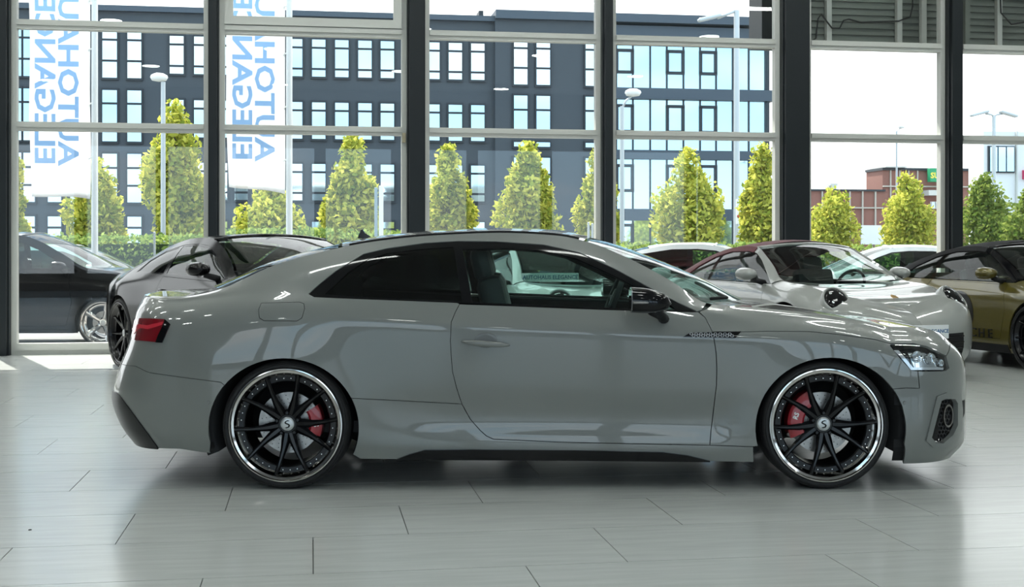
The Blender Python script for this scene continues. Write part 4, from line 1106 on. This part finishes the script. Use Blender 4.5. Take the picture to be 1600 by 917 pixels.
# ------------------------------------------------------------------ the other cars
SPECS = {
 'convertible': dict(soft=True, XR=-1.62, XF=1.66, wheels=(-1.15, 1.30), R=.345, zb=.16,
  T=[(-1.7,.84,.62),(-1.4,.94,.65),(-1.1,1.04,.64),(-.7,1.165,.60),(-.3,1.245,.565),(0,1.265,.555),(.25,1.245,.56),(.45,1.165,.59),(.7,1.05,.64),(.95,.925,.70),(1.05,.905,.70),(1.35,.885,.68),(1.7,.80,.62)],
  belt=[(-1.7,.79,.73),(-1.4,.875,.81),(-1.0,.90,.83),(0,.885,.80),(.9,.87,.79),(1.35,.835,.80),(1.7,.74,.74)],
  Wd=[(-1.7,.86),(-1.15,.925),(-.5,.905),(.3,.878),(.9,.885),(1.3,.912),(1.7,.86)],
  tf=[2.12,2.21,2.25,2.25,2.21,2.17,2.11,2.00,1.92], zf=[.15,.24,.34,.46,.55,.585,.62,.66,.685],
  tr=[-2.15,-2.2,-2.25,-2.25,-2.22,-2.2,-2.17,-2.15,-2.12], zr=[.2,.3,.42,.55,.68,.72,.75,.77,.79],
  dlo=[(-.95,.912),(-.3,.90),(.86,.888),(.66,1.0),(.45,1.115),(.30,1.185),(.1,1.212),(-.25,1.205),(-.55,1.145),(-.8,1.04)],
  split=-.42, apil=(.22, .97), deck=-1.42, door=(-.42,.80)),
 'gt': dict(soft=False, XR=-1.78, XF=1.85, wheels=(-1.40, 1.44), R=.362, zb=.18,
  T=[(-1.85,.99,.66),(-1.5,1.08,.66),(-1.1,1.19,.63),(-.7,1.285,.60),(-.3,1.335,.585),(0,1.345,.58),(.25,1.325,.585),(.5,1.255,.61),(.8,1.13,.66),(1.12,.985,.73),(1.22,.975,.73),(1.5,.95,.72),(1.9,.86,.66)],
  belt=[(-1.85,.94,.78),(-1.4,.97,.83),(-.7,.97,.84),(.3,.955,.84),(1.1,.94,.82),(1.5,.90,.81),(1.9,.80,.76)],
  Wd=[(-1.85,.89),(-1.4,.955),(-.6,.92),(.3,.915),(1.0,.925),(1.44,.95),(1.9,.90)],
  tf=[2.28,2.36,2.4,2.42,2.41,2.38,2.35,2.33,2.31], zf=[.17,.26,.38,.52,.64,.69,.72,.735,.75],
  tr=[-2.3,-2.36,-2.4,-2.4,-2.38,-2.36,-2.34,-2.32,-2.3], zr=[.22,.33,.46,.6,.76,.81,.86,.88,.9],
  dlo=[(-1.22,1.0),(-.5,.985),(1.0,.965),(.74,1.085),(.5,1.19),(.25,1.265),(0,1.285),(-.35,1.275),(-.75,1.215),(-1.05,1.115)],
  split=-.40, apil=(.25, 1.12), deck=-1.55, door=(-.40,.92)),
 'saloon': dict(soft=False, XR=-1.85, XF=1.9, wheels=(-1.42, 1.46), R=.345, zb=.2,
  T=[(-1.95,1.02,.68),(-1.6,1.10,.67),(-1.2,1.26,.64),(-.8,1.39,.61),(-.3,1.455,.595),(0,1.46,.59),(.25,1.44,.595),(.5,1.37,.62),(.85,1.2,.67),(1.2,1.03,.74),(1.3,1.015,.74),(1.6,.98,.73),(1.95,.90,.68)],
  belt=[(-1.95,.96,.78),(-1.4,.99,.82),(-.7,.985,.835),(.3,.97,.835),(1.15,.955,.82),(1.6,.92,.81),(1.95,.84,.77)],
  Wd=[(-1.95,.87),(-1.4,.915),(-.6,.905),(.3,.905),(1.0,.905),(1.46,.92),(1.95,.87)],
  tf=[2.3,2.38,2.42,2.44,2.43,2.41,2.38,2.36,2.34], zf=[.2,.3,.42,.55,.68,.73,.76,.78,.8],
  tr=[-2.32,-2.38,-2.42,-2.42,-2.4,-2.38,-2.36,-2.34,-2.32], zr=[.24,.35,.48,.62,.8,.86,.9,.92,.94],
  dlo=[(-1.32,1.02),(-.5,1.005),(1.06,.985),(.8,1.12),(.52,1.275),(.28,1.365),(0,1.39),(-.4,1.385),(-.85,1.315),(-1.15,1.19)],
  split=-.12, apil=(.25, 1.2), deck=-1.65, door=(-.12,.98)),
}
def build_car(kind, label, loc, heading, paint, top=None, frame=None, wheel='black', detail=True, plate=None, cat='car', zs=1.0, name='parked_car', glassm=None, rimm=None):
    S = SPECS[kind]; top = top or paint; frame = frame or paint; glassm = glassm or M_CARGLASS
    car = thing(name, label, cat, loc, -heading)
    def Z(z): return z if z < .3 else .3+(z-.3)*zs
    fr_ = [0,.14,.33,.54,.80,.90]; wf = [.95,.985,.995,1,.985,.958]
    xk = np.linspace(S['XR'], S['XF'], 40); bk = np.array(S['belt']); tk = np.array(S['T']); wk = np.array(S['Wd'])
    bz, bw = pchip(bk[:,0], bk[:,1], xk), pchip(bk[:,0], bk[:,2], xk); ww = pchip(wk[:,0], wk[:,1], xk)
    rows = []
    for r in range(9):
        if r < 6: keys = [(x, Z(S['zb']+fr_[r]*(b-S['zb'])), w*wf[r]) for x, b, w in zip(xk, bz, ww)]
        elif r == 6: keys = [(x, Z(b), w) for x, b, w in zip(xk, bz, bw)]
        elif r == 8: keys = [(x, Z(z), w) for x, z, w in S['T']]
        else:
            xs_ = tk[:,0]; b2, w2 = pchip(bk[:,0], bk[:,1], xs_), pchip(bk[:,0], bk[:,2], xs_)
            keys = [(x, Z(b+.62*(t-b)), w_*.50+tw*.50) for x, t, tw, b, w_ in zip(xs_, tk[:,1], tk[:,2], b2, w2)]
        rows.append(dict(keys=keys, tipf=S['tf'][r], tipr=S['tr'][r], zf=Z(S['zf'][r]), zr=Z(S['zr'][r]), nf=2.3, nr=2.4))
    kn = [0,.08,.19,.31,.47,.54,.60,.84,1]
    LF = Loft(rows, kn, S['XR'], S['XF'], nU=150, nC=30, nV=56, smooth=1, kink=S['apil'][1]+.05)
    q = lambda pts: [(x*300, Z(z)*300) for x, z in pts]
    st = .05 if detail else .08
    def pan(nm, poly, holes=(), m=paint, gap=.002, off=0., thick=.012, twin='mirror', parent=None, step=None):
        o = LF.uv(poly, step=12); h = [LF.uv(p, step=12) if not isinstance(p, np.ndarray) else p for p in holes]
        if gap: o = inset_poly(o, gap)
        d = panel_data(LF, o, h, step=step or st, off=off, thick=thick); pa = parent or car
        if twin == 'both': return [mesh_n(nm, both(d), m, pa)]
        return [mesh_n(nm, d, m, pa), mesh_n(nm, mirror(d), m, pa)]
    xr, xf = S['wheels']; Rw = S['R']; ra = Rw+.035; zb3 = S['zb']
    def archp(x): return [(x*300+ra*300*math.cos(math.radians(a)), (Rw*300)+ra*300*math.sin(math.radians(a))) for a in np.linspace(206, -26, 24)]
    lowr, lowf = archp(xr), archp(xf)
    dl = S['dlo']; sp = S['split']; ap0, ap1 = S['apil']; dk = S['deck']
    bottom = [('UV',0,0), ('B',(xr-ra*.93)*300)]+lowr+[('B',(xr+ra*.93)*300), ('B',(xf-ra*.93)*300)]+lowf+[('B',(xf+ra*.93)*300), ('UV',1,0), ('UV',1,1)]
    d0, d1 = S['door']
    bz_ = lambda x: float(pchip(bk[:,0], bk[:,1], [x])[0])
    doorp = q([(d0, bz_(d0)), (d0-.06, .75), (d0, .42), (d0+.18, .30), (d1-.02, .30), (d1+.06, .6), (d1, bz_(d1)-.005)])
    if S['soft']:
        beltp = [('T',(ap1+.01)*300)]+q([(.90,.885),(.86,.884),(-.3,.896),(-.95,.908),(-1.36,.905)])+[('T',dk*300),('UV',0,1)]
        outer = bottom+beltp
        pan('body_side', outer, [doorp], gap=.001)
        pan('door', doorp, gap=.004)
        stp = [('T',ap0*300),('T',dk*300)]+q([(-1.36,.908),(-.97,.912)]+[dl[i] for i in (9,8,7,6)]+[(.22,1.2)])
        pan('soft_top_side', stp, m=top, gap=.001, off=.004)
        pan('windscreen_pillar', [('T',ap1*300)]+q([(.88,.886),(.86,.888),(.66,1.0),(.45,1.115),(.30,1.185),(.24,1.198)])+[('T',(ap0+.02)*300)], m=frame, gap=0, off=.006, thick=.03)
    else:
        outer = bottom+[('UV',0,1)]
        pan('body_side', outer, [q(dl), doorp], gap=0)
        pan('door', doorp, gap=.004)
    # glazing split in two behind the pillar
    rearw = q([p for p in dl if p[0] < sp]); frontw = q([p for p in dl if p[0] > sp])
    zt_s = max(p[1] for p in dl); i0 = [p for p in dl if p[0] < sp]; 
    def zat(x, upper):
        up = [p for p in dl if (p[1] > 1.03)]; lo = [dl[0], dl[1], dl[2]]
        pts = sorted(lo if not upper else dl[2:]+[dl[0]])
        return float(np.interp(x, [p[0] for p in pts], [p[1] for p in pts]))
    gapx = .025
    fw_ = [(sp+gapx, zat(sp+gapx, False))]+[p for p in dl if p[0] > sp+gapx]+[(sp+gapx, zat(sp+gapx, True))]
    fw_ = [fw_[0]]+[p for p in dl[1:3] if p[0] > sp+gapx]+[p for p in dl[3:] if p[0] > sp+gapx]+[fw_[-1]]
    rw_ = [dl[0]]+[p for p in dl[1:2] if p[0] < sp-gapx]+[(sp-gapx, zat(sp-gapx, False)), (sp-gapx, zat(sp-gapx, True))]+[p for p in dl[3:] if p[0] < sp-gapx]
    if not S['soft']:
        pan('window_trim', q(dl), [inset_poly(LF.uv(q(fw_), step=12), .02), inset_poly(LF.uv(q(rw_), step=12), .02)], m=M_BLACKGLOSS if frame is paint else frame, gap=.001, off=-.003)
    pan('door_glass', q(fw_), m=glassm, gap=.008, off=-.006, thick=0)
    pan('quarter_glass', q(rw_), m=glassm if S['soft'] else M_TINT, gap=.008, off=-.006, thick=0)
    tp = lambda x: LF.top(x*300)[0]
    mesh_n('bonnet', lateral(LF, tp(ap1+.02), LF.su[-1], lambda f: (-.035 if S['soft'] else .035)*(1-.4*f), k=34, m=15), paint, car)
    if S['soft']: mesh_n('soft_top', lateral(LF, tp(dk), tp(ap0), .07, k=34, m=13), top, car)
    else: mesh_n('roof', lateral(LF, tp(-.75), tp(ap0), .04, bow=lambda f: -.04+.09*f, k=24, m=13), top, car)
    mesh_n('windscreen', lateral(LF, tp(ap0), tp(ap1), lambda f: .04*(1-f), bow=lambda f: .05+.24*f, k=20, m=15, inset=.04), M_SCREEN, car)
    hd = MB(); pts = [LF.ev([(tp(ap0), LF.sv)])[0]]
    p = pts[0]; hd.tube([(p[0]+.05*(1-t*t), t*-p[1], p[2]+.045*(1-t*t)-.008) for t in np.linspace(-1, 1, 13)], .02, 8); hd.build('windscreen_header', frame, car, smooth=True)
    if not S['soft']: mesh_n('rear_window', lateral(LF, tp(dk), tp(-.76), .025, bow=lambda f: -.14+.10*f, k=20, m=13, inset=.05), M_TINT, car)
    mesh_n('rear_deck', lateral(LF, 0.0, tp(dk), lambda f: .03*math.sin(f*PI*.9)+.006, k=24, m=13), paint, car)
    # lamps
    h = S['tf'][8]
    if kind == 'convertible': hl = [(h-.46,.795),(h-.34,.79),(h-.22,.755),(h-.14,.70),(h-.15,.65),(h-.25,.655),(h-.38,.71)]
    else: hl = [(h-.52,.80),(h-.25,.81),(h-.10,.775),(h-.12,.70),(h-.38,.715)]
    if kind == 'convertible':
        # round lamps set into the fronts of the wings
        for sg in (1, -1):
            u = [(.842*LF.su[-1], .70*LF.sv)]; p = Vector(LF.ev(u)[0]); n = (Vector(LF.ev(u, LF.N)[0])+Vector((.75, 0, .25))).normalized()
            p.y *= sg; n.y *= sg
            Mx = Matrix.Translation(p-n*.018) @ n.to_track_quat('Z', 'Y').to_matrix().to_4x4() @ Matrix.Diagonal((.92, 1.18, 1, 1))
            o = MB().lathe([(0,.052),(.05,.049),(.09,.040),(.118,.024),(.122,-.06)], 36, M=Mx).build('headlamp', M_BLACKGLOSS, car, smooth=True)
            MB().lathe([(.118,.020),(.124,.030),(.136,.024),(.146,.0),(.15,-.06)], 36, M=Mx).build('headlamp_rim', paint, o, smooth=True)
            for qx, qy in ((-.045, -.045), (.045, -.045), (-.045, .045), (.045, .045)):
                MB().lathe([(0,.056),(.014,.053),(.022,.044),(.024,.03)], 14, M=Mx @ Matrix.Translation((qx, qy, -.008))).build('projector', M_LAMPCLEAR, o, smooth=True)
    else:
        lens = pan('headlamp', q(hl), m=M_BLACKGLOSS, gap=0, off=.006, thick=.02, step=.03)
        for i, o in enumerate(lens):
            u = LF.find(np.mean(np.array(q(hl)), 0)); p = Vector(LF.ev([u])[0]); n = Vector(LF.ev([u], LF.N)[0])
            if i: p.y *= -1; n.y *= -1
            for sx in (-.05, .05):
                Mx = Matrix.Translation(p+n*.005+Vector((sx, 0, -sx*.25))) @ n.to_track_quat('Z', 'Y').to_matrix().to_4x4()
                MB().lathe([(0,.006),(.02,.010),(.032,.006),(.036,0)], 16, M=Mx).build('projector', M_LAMPCLEAR, o, smooth=True)
    pan('tail_lamp', [('UV',.01,.46),('UV',.085,.46),('UV',.085,.53),('UV',.01,.53)], m=M_TAIL, gap=0, off=.005, thick=.01)
    for u0, u1, v0, v1 in ((.905,.966,.07,.29),(.972,1,.05,.20)):
        d = panel_data(LF, LF.uv([('UV',u0,v0),('UV',u1,v0),('UV',u1,v1),('UV',u0+.004,v1)]), off=.004, thick=.02); 
        gs = [mesh_n('air_intake', both(d), M_DARK, car)] if u1 == 1 else [mesh_n('air_intake', d, M_DARK, car), mesh_n('air_intake', mirror(d), M_DARK, car)]
        go = gs[0]
        if detail:
            for v in np.linspace(v0+.03, v1-.03, 4):
                P = LF.ev([(uu*LF.su[-1], v*LF.sv) for uu in np.linspace(u0+.004, u1, 8)])
                for sy in (1, -1): MB().tube([(p[0]+.012, p[1]*sy, p[2]) for p in P], .006, 5).build('intake_bar', M_BLACKGLOSS, gs[-1 if sy < 0 else 0], smooth=True)
    # sills, mirrors, cabin
    pan('sill', [('B',(xr+ra+.01)*300),('B',(xf-ra-.01)*300)]+q([(xf-ra-.03,.245),(xr+ra+.03,.245)]), m=M_DARK if paint is not M_BLACKC else M_BLACKGLOSS, gap=0, off=.008, thick=.02)
    mx = ap1-.30; mp = LF.ev([LF.find((mx*300, Z(bz_(mx)+.03)*300))])[0]
    for sg in (1, -1):
        c = Vector((mp[0]-.02, mp[1]*sg-.15*sg, mp[2]+.075)); vs = []; n = 18
        for t in np.linspace(0, 1, 9):
            s = max(.04, math.sqrt(max(0, 1-max(0, (t-.1)/.9)**2.2)))
            vs += [(c.x-.07+.17*t, c.y+.105*s*math.cos(a)-.0*sg, c.z+.065*s*math.copysign(abs(math.sin(a))**.8, math.sin(a))) for a in np.linspace(0, 2*PI, n, endpoint=False)]
        fs = [(i*n+j, i*n+(j+1) % n, (i+1)*n+(j+1) % n, (i+1)*n+j) for i in range(8) for j in range(n)]+[tuple(range(n)), tuple(8*n+j for j in range(n))]
        mo = MB().add(vs, fs).build('door_mirror', paint, car, auto=50)
        MB().tube([(c.x+.03, c.y+.03*sg, c.z-.05), (c.x+.06, (mp[1])*sg*.985, mp[2]-.015)], [.025,.03], 8).build('mirror_foot', M_DARK, mo, smooth=True)
        hp = LF.ev([LF.find(((d0+.14)*300, Z(bz_(d0)-.13)*300))])[0]
        MB().tube([(hp[0]+t*.10, sg*(hp[1]-.004-.02*(1-t*t)), hp[2]) for t in np.linspace(-1, 1, 9)], [.004+.009*(1-abs(t)**3) for t in np.linspace(-1, 1, 9)], 8).build('door_handle', paint, car, smooth=True)
    V = []; FS = []; idx = {}; jb = int(.595*(LF.V-1)); js = list(range(0, jb, 3))+[jb]; iss = list(range(0, LF.U, 3))+[LF.U-1]
    for i in iss:
        for j in js: pt = LF.G[i, j]-LF.N[i, j]*.025; idx[i, j] = len(V); V.append((pt[0], min(pt[1], 0), pt[2]))
    for a, c in zip(iss[:-1], iss[1:]):
        for d_, e in zip(js[:-1], js[1:]):
            c4 = [V[idx[k]] for k in ((a, d_), (c, d_), (c, e), (a, e))]; mx_ = sum(p[0] for p in c4)/4; mz = sum(p[2] for p in c4)/4
            if any((mx_-x)**2+(mz-Rw)**2 < (ra+.01)**2 for x in (xr, xf)): continue
            FS.append(tuple(idx[k] for k in ((a, d_), (c, d_), (c, e), (a, e))))
    m = MB().add(V, FS); m.add([(x, -y, z) for x, y, z in V], FS)
    m.box((0, 0, S['zb']+.03), (xf-xr+1.2, 1.1, .03)).box((0, 0, S['zb']+.04), (xf-xr-2*ra-.05, 1.6, .03)); m.build('inner_shell', M_DARK, car)
    wy = float(pchip(wk[:,0], wk[:,1], [xr])[0])-.015
    for x in (xr, xf):
        for sg in (-1, 1):
            MB().lathe([(ra+.012,.0),(ra+.012,sg*.3),(0,sg*.3)], 24, M=Matrix.Translation((x, sg*(wy-.03), Rw)) @ Matrix.Rotation(PI/2, 4, 'X'), a0=-.35, a1=PI+.35).build('wheel_arch_liner', M_DARK, car, smooth=True)
            put_wheel(car, (wheel, Rw), (x, sg*wy, Rw), sg, style=wheel, R=Rw, rim=rimm or (M_WHEELBLK if wheel == 'black' else None))
            if detail: MB().lathe([(.03,.02),(.16,.02),(.16,-.01),(.03,-.01)], 32, M=Matrix.Translation((x, sg*(wy-.13), Rw)) @ Matrix.Rotation(PI/2, 4, 'X')).build('brake_disc', M_STEEL, car, auto=40)
    MB().box((ap1-.12, 0, .74*zs+.02), (.4, 1.42, .22), bev=.06).build('dashboard', M_TRIM, car)
    for sy in (-.36, .36):
        bx = -.12 if S['soft'] else -.1
        so = MB().box((bx+.3, sy, .46), (.5, .48, .16), bev=.05).build('front_seat', M_SEAT, car, auto=40)
        Mr = Matrix.Rotation(math.radians(-16), 4, 'Y')
        MB().box((bx, sy, .74), (.15, .46, .56), M=Mr, bev=.05).build('backrest', M_SEAT, so, auto=40)
        MB().box((bx-.10, sy, 1.06), (.11, .26, .17), M=Mr, bev=.04).build('headrest', M_SEAT, so, auto=40)
    Ms = Matrix.Translation((ap1-.42, .36, .86)) @ Matrix.Rotation(math.radians(-66), 4, 'Y')
    MB().lathe([(.165+.016*math.cos(a), .016*math.sin(a)) for a in np.linspace(0, 2*PI, 8, endpoint=False)], 24, M=Ms, close=True).build('steering_wheel', M_TRIM, car, smooth=True)
    if plate:
        f = LF.G[-1, int(.24*(LF.V-1))]
        po = MB().box((f[0]+.02, 0, plate[1]), (.02, .52, .125), bev=.004).build('number_plate', mat('plate_white', (.8,.82,.83), .4), car)
        for t_, sz, dz in ((plate[0], .049, .006), ('- - - - -', .02, -.035)):
            if t_ != plate[0]: continue
            text_mesh('lettering', t_, sz, mat('plate_blue', (.03,.12,.28), .5), po, M=Matrix.Translation((f[0]+.031, 0, plate[1]+dz)) @ Matrix.Rotation(PI/2, 4, 'Z') @ Matrix.Rotation(PI/2, 4, 'X'), bold=.001, depth=.001)
    car['_'] = 0; del car['_']
    return car, LF
M_BLACKC = mat('black_car_paint', (.004, .004, .005), .15, coat=.05, spec=.3)
M_GREYP = mat('chalk_grey_paint', (.30, .31, .295), .34, coat=1.0)
M_WHITEP = mat('white_car_paint', (.72, .74, .74), .34, coat=1.0)
M_SILVP = mat('silver_car_paint', (.45, .47, .48), .3, metal=.4, coat=1.0)
M_OLIVE = mat('olive_paint', (.105, .085, .012), .3, metal=.25, coat=1.0)
M_REDTOP = mat('dark_red_fabric', (.115, .018, .026), .85, noise=(80, .15), bump=.2, sheen=.2)
M_BLKTOP = mat('black_fabric', (.012, .012, .014), .9, noise=(80, .2), bump=.2)
HEAD = math.radians(71)
CX, CY = 3.05, 13.90                         # centre of the grey convertible
SPC = 2.62
def row_pos(k, da=0, db=0): return (CX+k*SPC*CP+da, CY+k*SPC*SP+db, 0)
grey_conv, LFc = build_car('convertible', 'light grey open-top sports car with a dark red soft top, plate at the nose', row_pos(0), HEAD, M_GREYP, top=M_REDTOP, plate=('AUTOHAUS ELEGANCE', .47), name='convertible_car')
white_conv, _ = build_car('convertible', 'white convertible parked behind the grey coupe, seen through its door window', row_pos(-1), HEAD, M_WHITEP, top=M_BLKTOP, name='convertible_car')
olive_conv, LFo = build_car('convertible', 'olive green convertible with a black soft top at the right edge', row_pos(1), HEAD, M_OLIVE, top=M_BLKTOP, frame=M_BLACKGLOSS, name='convertible_car')
black_gt, _ = build_car('gt', 'glossy black coupe parked behind the rear of the grey coupe', (-2.50, 12.70, 0), math.radians(54), M_BLACKC, name='coupe_car')
# badge on the grey bonnet
ib_ = int(np.argmin(np.abs(LFc.G[:, -1, 0]-1.80))); bp = LFc.G[ib_, -1]
MB().prism([(-.03,.035),(.03,.035),(.03,-.01),(0,-.045),(-.03,-.01)], 0, .006, Matrix.Translation((bp[0], 0, bp[2]-.014)) @ Matrix.Rotation(math.radians(20), 4, 'Y') @ Matrix.Rotation(-PI/2, 4, 'Z')).build('bonnet_badge', mat('badge_gold', (.55,.32,.08), .3, metal=.8), grey_conv)
# printed roundel and sill lettering on the olive car
def print_on(car, LF, name, poly, m, off=.0015, holes=()):
    d = panel_data(LF, LF.uv([(x*300, z*300) for x, z in poly], step=6), [LF.uv([(x*300, z*300) for x, z in h], step=6) for h in holes], step=.03, off=off, thick=0)
    mesh_n(name, d, m, car)
circ = lambda x, z, r, n=36, sx=1.0: [(x+r*sx*math.cos(2*PI*i/n), z+r*math.sin(2*PI*i/n)) for i in range(n)]
M_PRINT = mat('black_print', (.008,.008,.008), .3, coat=.6)
M_GOLDP = mat('gold_print', (.30,.22,.05), .35, coat=.6)
print_on(olive_conv, LFo, 'door_roundel', circ(.12, .53, .25), M_PRINT, .004)
print_on(olive_conv, LFo, 'roundel_number', circ(.12, .53, .165, sx=.8), M_GOLDP, .006, holes=[circ(.12, .53, .11, sx=.75)])
for i, (x, w) in enumerate(((-.18,.10),(-.05,.10),(.08,.10),(.21,.10),(.34,.10),(.47,.10),(.60,.09))):
    Cs = 'PORSCHE'[i]
    text_mesh('sill_lettering', Cs, .135, M_PRINT, olive_conv, M=Matrix.Translation((x+.05, -.895, .345)) @ Matrix.Rotation(PI/2, 4, 'X'), sx=1.1, depth=.006)
# dashboard plate of the white convertible
pl = thing('dashboard_sign', 'white sign with dark lettering behind the windscreen of the white convertible', 'sign', row_pos(-1), -HEAD)
MB().box((.84, -.38, .955), (.012, .60, .085), bev=.003).build('board', mat('plate_white'), pl)
text_mesh('lettering', 'AUTOHAUS ELEGANCE', .055, mat('plate_blue'), pl, M=Matrix.Translation((.848, -.38, .955)) @ Matrix.Rotation(PI/2, 4, 'Z') @ Matrix.Rotation(PI/2, 4, 'X'), depth=.001, bold=.001)
# cars outside
def out(px, B): a, d = ab(px, B); v = W(a, B, ZG); return (v.x, v.y, ZG)
def at_px(px, depth): return ((px-800)/F*depth, depth, ZG)
build_car('saloon', 'black car with silver five-spoke wheels outside the left pane', (at_px(153, 18.0)[0]-1.46, 18.0+.92, ZG), math.radians(-2), M_BLACKC, wheel='silver', zs=1.12, name='parked_car')
build_car('saloon', 'white car parked outside behind the bonnet of the black car', at_px(95, 23.5), math.radians(0), M_WHITEP, detail=False, zs=.98)
build_car('saloon', 'white car whose roof shows left of the red soft top', at_px(1090, 20.5), math.radians(8), M_WHITEP, detail=False, zs=1.0)
build_car('saloon', 'white car outside between the red and the black soft tops', at_px(1410, 22.0), math.radians(-172), M_WHITEP, detail=False, zs=.97)
build_car('saloon', 'silver car roof outside above the olive convertible', at_px(1640, 24.0), math.radians(6), M_SILVP, detail=False, zs=1.03)
